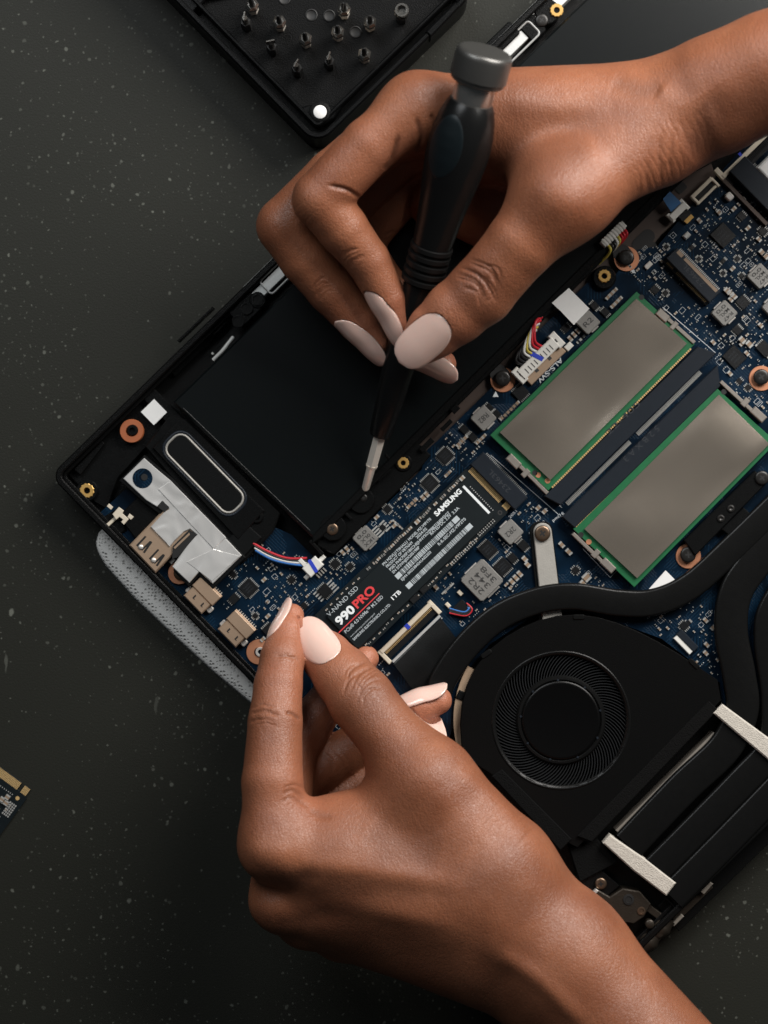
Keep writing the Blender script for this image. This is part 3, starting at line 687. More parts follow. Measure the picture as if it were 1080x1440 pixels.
# ---- memory modules
def ram(quad, sheet, socket, gold, latches, name="memory_module"):
    m_ = MB(); m_.prism(px(quad, 15.0), 14.0, 15.0, 0.15); o = build(name, m_, "ram_green", LAP)
    m_ = MB()
    cu = sum(p[0] for p in sheet) / 4; cv = sum(p[1] for p in sheet) / 4
    n = 14; vs = []; q = [P(u, v, 16.2) for u, v in sheet]           # slightly wavy pad sheet
    for i in range(n + 1):
        for j in range(n + 1):
            s, t = i / n, j / n; p = (q[0] * (1 - s) + q[1] * s) * (1 - t) + (q[3] * (1 - s) + q[2] * s) * t
            e = min(s, 1 - s, t, 1 - t); p.z += 0.0016 * mnoise.noise(p * 34 + Vector((3, 1, 0))) * min(1, e * 6); vs.append(p)
    for i in range(n + 1):
        for j in range(n + 1): vs.append(Vector((vs[i * (n + 1) + j].x, vs[i * (n + 1) + j].y, 0.0149)))
    N1 = (n + 1) ** 2; fs = []
    for i in range(n):
        for j in range(n):
            a = i * (n + 1) + j; fs.append((a, a + n + 1, a + n + 2, a + 1))
    for i in range(n):
        for (a, b) in ((i, i + 1), ((n) * (n + 1) + i + 1, n * (n + 1) + i), ((i + 1) * (n + 1), i * (n + 1)), (i * (n + 1) + n, (i + 1) * (n + 1) + n)):
            fs.append((a, b, b + N1, a + N1))
    m_.add(vs, fs); build("heat_spreader_sheet", m_, "ram_sheet", o, angle=50)
    m_ = MB(); m_.prism(px(socket, 15.2), ZB - .1, 15.4, 0.3); so = build("memory_socket", m_, "slot_slate", LAP)
    m_ = MB(); a, b = P(*gold[0], 15.1), P(*gold[1], 15.1); L_ = (b - a).length * 1000; n = int(L_ / 0.9); d = (b - a) / n
    for i in range(n):
        c = a + d * (i + .5); s = d.normalized() * .00032; e = BX * .00032
        m_.prism([tuple(x[:2]) for x in (c - s - e, c + s - e, c + s + e, c - s + e)], 14.9, 15.12)
    tag(build("contacts", m_, "gold", o), kind="stuff")
    ca, sa = math.cos(TH), math.sin(TH)
    for (u0, v0, u1, v1) in latches:
        m_ = MB(); a, b = P(u0, v0, 16), P(u1, v1, 16); d = (b - a).normalized(); s = Vector((-d.y, d.x, 0))
        m_.prism([tuple(x[:2]) for x in (a - s * .0006, b - s * .0006, b + s * .0007, a + s * .0007)], ZB, 15.7, .15)
        e = a + (b - a) * .28
        m_.prism([tuple(x[:2]) for x in (a - s * .0018, e - s * .0018, e + s * .0010, a + s * .0010)], 14.5, 16.5, .3)
        e2 = a + (b - a) * .40; e3 = a + (b - a) * .5
        m_.prism([tuple(x[:2]) for x in (e2 - s * .002, e3 - s * .002, e3 + s * .0012, e2 + s * .0012)], 14.5, 16.2, .2)
        build("latch", m_, "latch_metal", so)
    return o, so
def ab(a, b): return (a * .7157 + b * .6984, -a * .6984 + b * .7157)
r1, so1 = ram([(689, 612), (895, 410), (977, 484), (771, 690)], [(703, 608), (895, 420), (966, 483), (774, 675)], [ab(60, 1034), (ab(362, 1034)), ab(374, 1059), ab(68, 1059)],
              ((776, 686), (972, 490)), [(716, 640, 770, 694), (926, 436, 977, 482)])
r2, so2 = ram([(806, 744), (1005, 543), (1092, 622), (892, 826)], [(822, 744), (1011, 555), (1082, 624), (896, 813)], [ab(58, 1072), ab(364, 1072), ab(346, 1096), ab(60, 1096)],
              ((809, 741), (1006, 545)), [(862, 804, 806, 750), (1074, 592, 1014, 536)])
for (o, us) in ((r1, ((752, 665), (757, 668), (902, 418), (770, 676))), (r2, ((817, 752), (828, 762), (1018, 551)))):
    for k, (u, v) in enumerate(us):
        m_ = MB(); m_.lathe([(1.0, 14.9), (1.0, 15.06), (0.2, 15.06)], P(u, v, 15).xy, 16); build("mounting_dot", m_, "copper_ring" if k % 2 else "hole_black", o)
occ(833, 553, 80, 62); occ(940, 690, 80, 50); occ(800, 700, 10, 10)
lettering("22-405", 876, 588, 15.4, 2.0, "emboss_grey", so1, rot=0, width=16); lettering("5 2 B X A 3", 902, 624, 15.4, 2.2, "emboss_grey", so2, rot=180, width=17)
# rows of solder tails between the two sockets, seen as a pale dotted line
m_ = MB()
for (u0, v0, u1, v1) in ((797, 709, 886, 621), (896, 611, 985, 523)):
    a, b = P(u0, v0, ZB), P(u1, v1, ZB); n = 62
    for i in range(n):
        c = a + (b - a) * ((i + .5) / n); s = AX * .00017; e = BX * .0008
        m_.prism([tuple(x[:2]) for x in (c - s - e, c + s - e, c + s + e, c - s + e)], ZB - .05, ZB + .3)
tag(build("solder_tails", m_, "solder", so1), kind="stuff")
silk(690, 640, 786, 724, .18); silk(722, 648, 790, 714, .18); silk(820, 772, 858, 812, .16); silk(858, 812, 868, 802, .16); silk(932, 432, 1006, 496, .2)

# ---- connectors and cables
def part(name, mlist, m, parent=BRD, angle=None):
    b_ = MB()
    for a in mlist: b_.prism(*a)
    return build(name, b_, m, parent, angle=angle)
# battery connector
bc = part("battery_connector", [(rect(757, 504, 17.6, 4.4, 15.0), ZB, 15.0, .3), (rect(731, 528, 3.0, 6.2, 14.6), ZB, 14.6, .3), (rect(783, 478, 3.0, 6.2, 14.6), ZB, 14.6, .3)], "white_plastic")
part("connector_base", [(rect(767, 513, 17.5, 3.6, 12.6), ZB, 12.6, .2)], "shell_bronze", bc); occ(760, 508, 22, 9)
t = MB()
for i in range(9):
    if i == 4: continue
    k = (i - 4) * 6.0; u, v = 757 + k * .716, 504 - k * .698
    t.prism(rect(u + 1, v + 1, .35, 2.2, 15.1), 14.9, 15.06)
for (u, v) in ((733, 526), (781, 480)): t.prism(rect(u, v, 1.3, 1.3, 14.7), 14.5, 14.72)
for (u, v) in ((755, 520), (773, 503)): t.prism(rect(u, v, 1.3, 1.5, 14), ZB, 12.75)
build("pin_slots", t, "ink_dark", bc)
t = MB(); t.prism(rect(755, 501, 1.6, 5.0, 15.2, rot=18), 14.9, 15.1); build("ink_mark", t, "ink_blue", bc)
def wire(pts, m, r=.00055, parent=bc, zz=None):
    w = MB(); w.tube(smooth_path([P(*p) for p in pts]), r, 8); return build("wire", w, m, parent, True)
for i, m in enumerate(("wire_red", "wire_red", "wire_white", "wire_yellow", "wire_white", "wire_black", "wire_black", "wire_black")):
    k = (3.2 - i) * 5.4; u, v = 752 + k * .716, 500 - k * .698
    st = (762 - i * 2.0, 446 + i * 4.5)
    wire([(st[0], st[1], 13.5), (st[0] - 9 - i * .4, st[1] + 8, 16.2 - i * .1), (u - 12, v - 8, 16.2), (u, v, 13.5)], m)
# second battery plug near the arm
pl = part("cable_plug", [(rect(863, 329, 11.0, 2.6, 18), 13, 18, .3)], "white_plastic", LAP)
t = MB()
for i in range(8): t.prism(rect(863 + (i - 3.5) * 3.4, 329 - (i - 3.5) * 3.3, .8, 3.2, 18.2), 17.4, 18.2, .1)
build("plug_ribs", t, "white_plastic", pl)
for i, m in enumerate(("wire_red", "wire_red", "wire_red", "wire_yellow", "wire_white", "wire_black", "wire_black", "wire_yellow")):
    k = (3.5 - i) * 4.6; u, v = 866 + k * .716, 333 - k * .698
    wire([(u, v, 15.5), (u + 4, v + 7, 16), (u - 1, v + 16, 14), (u - 12, v + 26, 11)], m, .00055, pl)
# speaker cable plug
sc_ = part("speaker_plug", [(rect(440, 797, 6.6, 4.6, 15.0), ZB, 15.0, .3), (rect(431, 797, 1.6, 7.4, 14.4), ZB, 14.4, .2), (rect(448, 790, 1.6, 6.0, 13.4, rot=90), ZB, 13.2, .2), (rect(437, 806, 1.6, 6.0, 13.4, rot=90), ZB, 13.0, .2)], "white_plastic"); occ(440, 798, 9, 9)
t = MB(); t.prism(rect(440, 796, 1.4, 5.4, 15.2, rot=-12, rad=.6), 14.9, 15.1); build("ink_mark", t, "ink_blue", sc_)
t = MB()
for i in range(4): t.prism(rect(447 + i * 3.2, 810 - i * 3.0, .5, 1.8, 12), ZB, 11.6)
build("plug_pins", t, "solder", sc_)
for i, m in enumerate(("wire_red", "wire_black", "wire_white", "wire_blue")):
    wire([(356 + i * 1.0, 764 + i * 3.2, 13), (378 + i * 1.4, 776 + i * 3.5, 13.5), (404 + i, 785 + i * 2.6, 13.8), (432, 785 + i * 3.6, 13.6)], m, .0005, sc_)
# white tape flap by the inductor
t = MB(); q = [P(800, 405, 15.6), P(776, 426, 15.6), P(789, 438, 14.6), P(812, 417, 14.6), P(829, 434, 14.8), P(807, 457, 14.8)]
vs = list(q) + [x - Vector((0, 0, .0002)) for x in q]; t.add(vs, [(0, 1, 2, 3), (3, 2, 5, 4), (6, 9, 8, 7), (9, 10, 11, 8), (0, 6, 7, 1), (1, 7, 8, 2), (2, 8, 11, 5), (5, 11, 10, 4), (4, 10, 9, 3), (3, 9, 6, 0)])
build("tape_flap", t, "white_paper", BRD); occ(803, 431, 9, 12)
# ribbon connector next to the drive
fc = part("ribbon_connector", [(rect(571, 883, 25.5, 1.7, 13.2), ZB, 13.2, .2), (rect(541, 924, 1.6, 6.2, 13.2), ZB, 13.0, .2), (rect(611, 854, 1.6, 6.2, 13.2), ZB, 13.0, .2)], "cream_plastic"); occ(582, 894, 30, 14)
part("connector_bed", [(rect(577, 890, 23.5, 3.2, 12.4), ZB, 12.4, .1)], "chip_black", fc)
t = MB()
for i in range(44):
    k = (i - 21.5) * 2.05; t.prism(rect(574.5 + k * .716, 887 - k * .698, .22, 1.0, 12.6), 12.3, 12.6)
tag(build("contacts", t, "gold", fc), kind="stuff")
t = MB(); t.prism(rect(573, 881, 1.5, 2.0, 13.4), 13.1, 13.3); build("ink_mark", t, "ink_blue", fc)
t = MB(); t.prism(rect(585.5, 898.5, 24, 1.0, 13.4), 12.4, 13.3, .1); t.prism(rect(588.5, 901.5, 24, .5, 13.4), 12.4, 13.1, .1); build("locking_bar", t, "bracket_silver", fc)
rb = MB(); e0 = [P(554, 934, 12.9), P(620, 869, 12.9)]; n = 10; vs = []
for i in range(n + 1):
    for j in range(9):
        s = i / n; t = j / 8; p = e0[0] * (1 - t) + e0[1] * t + BX * (0.0155 * s) - AX * (0.002 * s)
        p.z = .0132 + .0013 * math.sin(s * 3.0) + .0007 * mnoise.noise(Vector((s * 3, t * 4, 1))) * s; vs.append(p)
fs = [(i * 9 + j, (i + 1) * 9 + j, (i + 1) * 9 + j + 1, i * 9 + j + 1) for i in range(n) for j in range(8)]
N1 = len(vs); vs2 = [p - Vector((0, 0, .0005)) for p in vs]; fs += [tuple(x + N1 for x in f[::-1]) for f in fs]
rb.add(vs + vs2, fs); build("ribbon_cable", rb, "label_black", fc, smooth=True); occ(606, 915, 22, 20)
for i, m in enumerate(("wire_red", "wire_black", "wire_black", "wire_blue")):
    wire([(656 + i * .5, 848 + i * 2, 12.6), (664 - i * 1.5, 857 - i * .5, 13.0), (655 - i, 866 - i * 1.8, 13.0), (632, 862 - i * 2.2, 12.2)], m, .00028, fc)
    wire([(608 - i * 2.4, 918 + i * 1.2, 12), (613 - i * 2.4, 930 + i * 1.2, 12.2), (616 - i * 2.4, 942 + i, 12)], ("wire_red", "wire_blue", "wire_white", "wire_yellow")[i], .0003, fc)
for (u, v) in ((647, 834), (630, 851)):
    part("solder_lug", [(rect(u, v, 1.4, 2.0, 12.2), ZB, 12.2, .2)], "cream_plastic", BRD)
# upper right connectors
f1 = part("ribbon_connector", [(rect(987, 264, 10.2, 1.4, 13), ZB, 13, .2), (rect(996, 272, 10.2, 1.0, 13), ZB, 12.6, .2), (rect(978, 281, 1.0, 4.2, 13), ZB, 12.8, .2), (rect(1006, 256, 1.0, 4.2, 13), ZB, 12.8, .2)], "cream_plastic"); occ(992, 268, 12, 6)
part("connector_bed", [(rect(992, 268, 9, 2.4, 12.0), ZB, 12.0, .1)], "chip_black", f1)
f2 = part("ribbon_connector", [(rect(1054, 212, 27, 1.7, 13.4), ZB, 13.4, .2), (rect(1013, 244, 2.0, 4.8, 13.4), ZB, 13.2, .2)], "cream_plastic"); occ(1056, 216, 32, 8)
part("connector_bed", [(rect(1062, 219, 27, 3.4, 12.4), ZB, 12.4, .1)], "chip_black", f2)
t = MB()
for i in range(40):
    k = (i - 19.5) * 2.4; t.prism(rect(1060 + k * .716, 218 - k * .698, .25, 1.6, 12.6), 12.3, 12.6)
tag(build("contacts", t, "blade_grey", f2), kind="stuff")
t = MB(); t.prism(rect(1041, 217, 1.0, 1.4, 13.6), 13.3, 13.5); build("ink_mark", t, "ink_blue", f2)
f3 = part("tape_connector", [(rect(954, 297, 7.6, 2.6, 13.2), ZB, 13.2, .3), (rect(944, 306, 1.4, 3.8, 13.2), ZB, 12.8, .2), (rect(963, 287, 1.4, 4.6, 13.2), ZB, 12.8, .2)], "white_plastic"); occ(955, 298, 12, 12)
t = MB(); q = [P(932, 280, 14.2), P(942, 269, 14.2), P(958, 285, 13.4), P(944, 298, 13.4)]; t.add(q + [x - Vector((0, 0, .0002)) for x in q], [(0, 1, 2, 3), (7, 6, 5, 4), (0, 4, 5, 1), (1, 5, 6, 2), (2, 6, 7, 3), (3, 7, 4, 0)]); build("pull_tab", t, "tape_blue", f3)
part("gold_pad", [(rect(969, 308, 3.6, 1.6, 12.4), ZB, 12.4, .1)], "brass", f3); part("shell", [(rect(964, 303, 4.5, 3.0, 12.0), ZB, 12.0, .1)], "chip_black", f3)
part("metal_can", [(rect(1026, 276, 2.6, 3.0, 13.4, rad=.8), ZB, 13.4, .4)], "silver"); occ(1026, 277, 5, 5)
part("crystal", [(rect(966, 331, 2.6, 2.0, 12.2), ZB, 12.2, .4)], "solder"); part("crystal", [(rect(912, 373, 3.0, 1.8, 12), ZB, 12, .2)], "silver"); part("crystal", [(rect(800, 487, 3.0, 2.2, 12), ZB, 12, .2)], "white_plastic")
for q in ((966, 331), (912, 373), (800, 487)): occ(*q, 4, 4)
f4 = part("ribbon_connector", [(rect(961, 907, 1.8, 8.2, 12.6), ZB, 12.6, .2)], "white_plastic"); part("connector_flap", [(rect(967, 901, 2.6, 8.8, 12.8), ZB, 12.9, .2)], "slot_slate", f4); occ(963, 904, 8, 11)
part("white_sticker", [(px([(936, 802), (952, 818), (938, 832), (911, 832), (912, 829)], 11.3), ZB, 11.2, 0)], "white_paper"); occ(930, 820, 8, 10)
for (u, v) in ((697, 555), (890, 381)):
    a = P(u, v, ZB); t = MB(); t.prism([(a.x, a.y + .0013), (a.x - .0011, a.y - .0008), (a.x + .0011, a.y - .0008)], ZB - .02, ZB + .06); build("printed_arrow", t, "silk_white", BRD)
lettering("ALS-SW", 774, 521, ZB, 1.7, "silk_white", BRD, rot=180, width=12, bold=.04)
lettering("pmi16", 785, 727, ZB, 1.1, "silk_white", BRD, rot=-8, width=5)
lettering("2051", 721, 723, ZB, 1.0, "silk_white", BRD, rot=0, width=3.6)

# ---- ports on the near side
io = LAP
US = MB(); US.prism(px([(181, 767), (252, 693), (290, 730), (218, 806)], 16.0), 9, 15.4, .5)
usb = build("usb_port", US, "shell_bronze", io, angle=40)
for (du, dv) in ((0, 0), (18, 18.5)):
    t = MB(); z = 15.5
    zx = lambda X, Y: (120 + X / 4.909 + du, 620 + Y / 4.909 + dv)
    t.prism(px([zx(412, 655), zx(422, 662), zx(368, 722), zx(392, 742), zx(446, 690), zx(456, 700), zx(392, 758), zx(350, 720)], 15.5), 15.2, 15.46)
    t.prism(px([zx(452, 690), zx(462, 700), zx(410, 775), zx(398, 768)], 15.5), 15.2, 15.47)
    build("spring_slot", t, "hole_black", usb)
    t = MB(); c = P(*zx(382, 733), 15.8); t.lathe([(1.0, 15.3), (0.9, 15.7), (0.4, 15.9)], c.xy, 12); build("spring_contact", t, "silver", usb, angle=60)
part("usb_tab", [(rect(196, 745, 2.2, 1.6, 12.5, rad=.5), 10, 12.5, .3), (rect(242, 789, 2.2, 1.4, 12.5), 10, 12.5, .2)], "silver", usb)
# foil shield over the port board
FO = [(173, 673), (202.5, 644), (222, 661), (240, 676), (292, 730), (340, 781), (299, 821), (280, 804), (266, 820), (242, 797), (270, 757), (277, 752), (267, 744), (258, 748), (244, 762), (238.5, 769), (211.5, 741), (231, 720), (238, 716), (229, 705.5), (221, 713), (205.5, 703.5)]
F = MB(); F.prism(px(FO, 16.2), 15.3, 16.0, .25)
fo = build("foil_shield", F, "foil_silver", io)
part("foil_backing", [(px([(168, 676), (203, 640), (242, 672), (346, 784), (300, 828), (280, 810), (266, 826), (244, 802), (262, 745), (220, 720), (205, 708)], 14), 9.5, 15.25, .3)], "label_black", fo)
part("foil_fold", [(px([(222, 688), (240, 676), (318, 756), (300, 772)], 16.3), 15.8, 16.25, .2), (px([(262, 790), (300, 772), (338, 782), (298, 818)], 16.3), 15.8, 16.2, .2)], "foil_silver", fo)
part("usb_slit", [(px([(243, 768), (266, 745), (277, 752), (249, 784), (242, 786)], 16.1), 15.4, 16.08, 0), (px([(221, 712), (228, 704), (238, 713), (232, 720), (226, 716)], 16.1), 15.4, 16.1, 0)], "hole_black", fo)
part("usb_edge", [(px([(244, 770), (266, 749), (267, 752), (246, 772)], 16.4), 15.4, 16.3, 0)], "shell_bronze", fo)
t = MB(); t.lathe([(3.6, 15.8), (3.6, 16.12), (1.3, 16.12), (1.25, 16.02), (.1, 16.02)], P(200.5, 672.5, 16.1).xy, 32); build("foil_window", t, "pcb_blue", fo)
t = MB(); t.lathe([(1.2, 15.9), (1.2, 16.2)], P(203, 671, 16.2).xy, 20); build("peg", t, "hole_black", fo)
def video_port(u, v):
    t = MB(); t.prism(rect(u - 5.5, v + 6, 5.0, 9.3, 14.6), 9.5, 14.6, .4); o = build("video_port", t, "shell_bronze", io)
    part("port_rear", [(rect(u + 7.5, v - 6.5, 4.6, 10.4, 15), 9.5, 15.0, .3), (rect(u + 13, v - 12, 1.6, 10.4, 12.6), 9.5, 12.4, .2)], "shell_bronze", o)
    for (a, b) in ((-17, -8), (12, 19)): part("port_ear", [(rect(u + a, v + b, 2.6, 2.0, 12.6, rad=.6), 10, 12.8, .3)], "silver", o)
    t = MB()
    for (a, b) in ((-9, -1), (2, 10)):
        q = [(u + a - 3.5, v + b + 3.5), (u + a + 1, v + b - 1), (u + a + 2, v + b + 1), (u + a - 1.4, v + b + 4.4), (u + a + 0, v + b + 5.5), (u + a - .8, v + b + 6.2)]
        t.prism(px(q, 14.8), 14.4, 14.68)
    build("spring_slot", t, "hole_black", o)
    t = MB()
    for i in range(10): k = (i - 4.5) * 3.6; t.prism(rect(u + 16.5 + k * .7, v - 15 + k * .71, 1.0, .35, 11.4), ZB, 11.4)
    tag(build("solder_tails", t, "solder", o), kind="stuff")
    occ(u + 4, v - 3, 14, 13)
video_port(283, 838); video_port(331, 885)
# headphone jack
jk = part("audio_jack", [(px([(166, 726), (198, 694), (226, 722), (190, 758)], 14), 7, 13.6, .4), (px([(140, 730), (165, 715), (178, 745), (168, 752)], 12), 7, 12, .4)], "black_plastic", io)
part("jack_contact", [(px([(158, 723), (167, 713), (174, 718), (172, 722), (181, 730), (174, 738), (170, 734), (173, 731), (168, 727), (163, 731)], 14.2), 13.4, 14.1, .15), (px([(148, 738), (163, 725), (166, 728), (151, 742)], 13.2), 12, 13.1, .15), (px([(150, 712), (153, 708), (159, 713), (156, 717)], 14), 13.4, 13.9, .1), (px([(179, 727), (182, 722), (188, 727), (184, 731)], 14), 13.4, 13.9, .1)], "cream_plastic", jk)

# ---- silver leg, heat pipes
t = MB(); a, b = P(763, 748, 13.2), P(778, 880, 13.2); d = (b - a).normalized(); s = Vector((-d.y, d.x, 0)); q = []
for k in range(13): w = math.pi * k / 12; q.append(a + s * (.0033 * math.cos(w)) - d * (.0033 * math.sin(w)))
q += [b - s * .0037, b + s * .0037]
t.prism([tuple(x[:2]) for x in q], ZB, 13.2, .3); build("cooler_leg", t, "arm_grey", LAP, angle=40)
t = MB(); q2 = [x + (s * (.0009 if (x - a).dot(s) > 0 else -.0007)) - d * .0006 for x in q]; t.prism([tuple((x + s * -.0005)[:2]) for x in q2], ZB, 12.2, .2); build("leg_pad", t, "label_black", LAP)
screw(763, 750, 2.9, 14.4, "screw_bronze", sink=2)
occ(768, 800, 20, 20)
def pipe(pts, w, z0, z1, name="heat_pipe", m="pipe_black"):
    pr = []; r = min((z1 - z0) / 2, 1.1)
    for (cx, cy, a0) in ((w / 2 - r, (z1 - z0) - r, 0), (-w / 2 + r, (z1 - z0) - r, 90), (-w / 2 + r, r, 180), (w / 2 - r, r, 270)):
        for k in range(4):
            t = math.radians(a0 + 30 * k); pr.append(((cx + r * math.cos(t)) * mm, (cy + r * math.sin(t)) * mm))
    t = MB(); pts3 = smooth_path([P(u, v, z1) - Vector((0, 0, (z1 - z0) * mm)) for u, v in pts], 10); t.sweep(pts3, pr)
    return build(name, t, m, LAP, angle=50)
pipe([(615, 985), (624, 955), (657, 908), (702, 868), (756, 845), (808, 839), (870, 848), (920, 847), (972, 824), (1030, 772), (1120, 684), (1270, 536)], 9.8, 13.0, 16.2)
pipe([(1300, 548), (1130, 715), (1060, 795), (1034, 838), (1029, 890), (1040, 950), (1044, 1000), (1020, 1052), (960, 1110), (884, 1190)], 12.2, 13.0, 16.0)
pipe([(1330, 600), (1148, 782), (1092, 850), (1082, 900), (1092, 980), (1086, 1050), (1040, 1105), (915, 1232)], 11.0, 13.0, 16.0)
pipe([(1330, 870), (1200, 985), (1130, 1070), (1060, 1145), (945, 1262)], 11.0, 13.0, 15.8)
part("fin_stack", [(px([(1004, 1030), (1016, 1042), (880, 1182), (866, 1168)], 14), 6, 13.6, .2)], "fin_tan", LAP)
t = MB()
for i in range(46):
    k = i * 5.2; t.prism(rect(1072 - k * .716 + 40, 1148 + k * .698 - 40, .5, 5.5, 14), 6, 13.4)
tag(build("cooling_fins", t, "label_black", LAP), kind="stuff")
part("fin_tray", [(px([(1180, 1010), (1230, 1040), (955, 1310), (925, 1275)], 9), 6, 9, .2)], "rim_plastic", LAP)
part("foam_pad", [(px([(1003, 1003), (1016, 990), (1120, 1066), (1106, 1090)], 17), 15.5, 17.4, .5)], "foam_grey", LAP)
part("foam_pad", [(px([(848, 1186), (858, 1174), (905, 1206), (951, 1242), (937, 1260), (890, 1224)], 17), 12, 17.0, .5)], "foam_grey", LAP)
part("foam_strip", [(px([(997, 986), (1010, 998), (832, 1184), (812, 1176)], 16.4), 15, 16.6, .3)], "foam_black", LAP)
part("foam_strip", [(px([(692, 1092), (706, 1082), (804, 1180), (788, 1196)], 16.4), 15, 16.6, .3)], "foam_black", LAP)
part("foam_strip", [(px([(800, 1192), (840, 1180), (868, 1212), (815, 1240)], 12), 6, 13, .3)], "foam_black", LAP)

# ---- cooling fan
FAN = empty("cooling_fan", P(789, 1013, 6)); FAN.parent = LAP; FAN.location = FAN.location - LAP.location
cov = [(649, 1052), (647, 1018), (650, 988), (658, 960), (669, 938), (688, 914), (711, 896), (733, 883), (756, 873), (784, 866), (813, 864), (841, 868), (868, 876), (895, 887), (921, 900), (952, 918), (982, 938), (1009, 956), (1014, 985), (935, 1068), (812, 1192), (796, 1184), (693, 1090), (668, 1074)]
fc3 = P(789, 1013, 15)
def inner_loop(n, r):
    out = []
    for (u, v) in cov:
        p = P(u, v, 15); d = (p - fc3); w = math.atan2(d.y, d.x); out.append((fc3.x + r * mm * math.cos(w), fc3.y + r * mm * math.sin(w)))
    return out
def densify(poly, n=4):
    o = []
    for i in range(len(poly)):
        a, b = poly[i], poly[(i + 1) % len(poly)]
        for k in range(n): o.append((a[0] + (b[0] - a[0]) * k / n, a[1] + (b[1] - a[1]) * k / n))
    return o
cov = densify(cov, 4)
t = MB(); t.ring(px(cov, 15), inner_loop(0, 24.2), 13.9, 15.2, .25); fcov = build("fan_cover", t, "fan_black", FAN, angle=40)
t = MB(); t.ring(px(cov, 15), [tuple(Vector(q) + (Vector((fc3.x, fc3.y)) - Vector(q)).normalized() * .0012) for q in px(cov, 15)], 6, 14.0, 0); build("fan_wall", t, "fan_black", FAN)
t = MB(); t.prism(px(cov, 8), 6, 7.5); build("fan_floor", t, "label_black", FAN)
t = MB(); t.lathe([(23.6, 14.4), (24.6, 15.5), (25.0, 15.4), (25.3, 15.1), (24.3, 14.2), (23.6, 14.4)], fc3.xy, 72, closed=False); build("intake_rim", t, "pipe_black", FAN, angle=70)
t = MB(); t.lathe([(16.2, 7.6), (16.2, 14.2), (15.6, 14.9), (14.8, 15.0), (14.4, 14.6), (14.2, 14.4)], fc3.xy, 64); hub = build("hub", t, "pipe_black", FAN, angle=40)
t = MB(); t.lathe([(14.1, 14.3), (14.1, 15.1), (13.6, 15.4), (13.2, 15.35)], fc3.xy, 64); build("hub_cap", t, "hub_black", hub, angle=40)
t = MB()
for k in range(9):
    w = k * 2 * math.pi / 9 + .25; c = fc3.xy + Vector((math.cos(w), math.sin(w))) * .0146; t.prism([(c.x + .0005 * math.cos(w + i * math.pi / 2), c.y + .0005 * math.sin(w + i * math.pi / 2)) for i in range(4)], 14.4, 15.2)
build("hub_notch", t, "slot_slate", hub)
bl = MB(); vs = []; nseg = 6                               # one curved blade, shared by all
for i in range(nseg + 1):
    s = i / nseg; r = .0160 + s * .0105; w = -0.34 * s - .12 * s * s
    c = Vector((r * math.cos(w), r * math.sin(w))); tdir = Vector((-math.sin(w + -.5), math.cos(w - .5)))
    for (o_, z) in ((-.00016, .0085), (.00016, .0085), (.00050, .0138), (.00022, .0138)): vs.append((c.x + tdir.x * o_, c.y + tdir.y * o_, z))
fs = [(i * 4 + k, (i + 1) * 4 + k, (i + 1) * 4 + (k + 1) % 4, i * 4 + (k + 1) % 4) for i in range(nseg) for k in range(4)] + [(0, 1, 2, 3), (nseg * 4 + 3, nseg * 4 + 2, nseg * 4 + 1, nseg * 4)]
bl.add(vs, fs); blade_me = bpy.data.meshes.new("blade"); blade_me.from_pydata(bl.v, [], bl.f); blade_me.materials.append(MATS["blade_grey"]); blade_me.update()
for k in range(97): link("blade", blade_me, FAN, (fc3.x, fc3.y, 0), 2 * math.pi * k / 97)
for (u, v, r_) in ((814, 868, 5), (976, 934, 45), (684, 920, -35), (661, 1069, 50)):
    t = MB(); t.prism(rect(u, v, 4.6, 2.0, 15.6, rot=-44 - r_ if r_ != 5 else -44, rad=.8), 13, 15.6, .4); build("cover_clip", t, "blade_grey" if u == 661 else "pipe_black", FAN, angle=40)
t = MB(); q0 = []; q1 = []
for k in range(25):
    w = math.radians(150 + k * 3.4); q0.append((fc3.x + .0388 * math.cos(w), fc3.y + .0388 * math.sin(w))); q1.append((fc3.x + .0363 * math.cos(w), fc3.y + .0363 * math.sin(w)))
t.prism(q0 + q1[::-1], 6, 12.5, 0); build("fan_frame", t, "tan_plastic", FAN)
part("cable_clip", [(rect(648, 978, 3.2, 2.6, 13.4, rot=20), 6, 13.2, .3)], "label_black", FAN)
# bracket with two round marks beside the second memory module
part("clamp_bar", [(px([(962, 760), (1062, 662), (1082, 676), (978, 782)], 14.6), ZB, 14.2, .4), (px([(1015, 745), (1046, 714), (1060, 726), (1030, 757)], 14.9), ZB, 14.9, .4)], "black_plastic", LAP, 40); occ(1022, 720, 40, 8)
for (u, v) in ((1014, 729), (1028, 715)):
    t = MB(); t.lathe([(1.3, 14.1), (1.3, 14.6), (.8, 14.7), (.5, 14.4)], P(u, v, 14.6).xy, 20); build("rivet", t, "screw_black", LAP, angle=50)
# hinge
hp = [(818, 1272), (838, 1250), (858, 1262), (876, 1250), (900, 1254), (916, 1272), (906, 1290), (892, 1300), (868, 1296), (852, 1310), (826, 1292)]
hinge = part("hinge", [(px(hp, 14), 6, 13.4, .4)], "hinge_metal", LAP, 40)
for (u, v, r, m) in ((884, 1265, 2.0, "hole_black"), (902, 1281, 1.5, "screw_bronze"), (834, 1280, 2.2, "hole_black")):
    t = MB(); t.lathe([(r, 13.2), (r, 13.7), (r * .6, 13.75), (r * .55, 13.5), (.1, 13.5)], P(u, v, 13.6).xy, 24); build("hinge_hole", t, m, hinge, angle=50)
t = MB(); a, b = P(942, 1292, 11), P(886, 1350, 11); n = 12
pts = [a + (b - a) * (i / n) for i in range(n + 1)]
t.tube(pts, .003, 16, rs=[.0026, .0026, .0034, .0034, .0028, .0028, .0036, .0036, .0029, .0029, .0024, .0024, .0024]); build("hinge_barrel", t, "hinge_metal", hinge, angle=40)
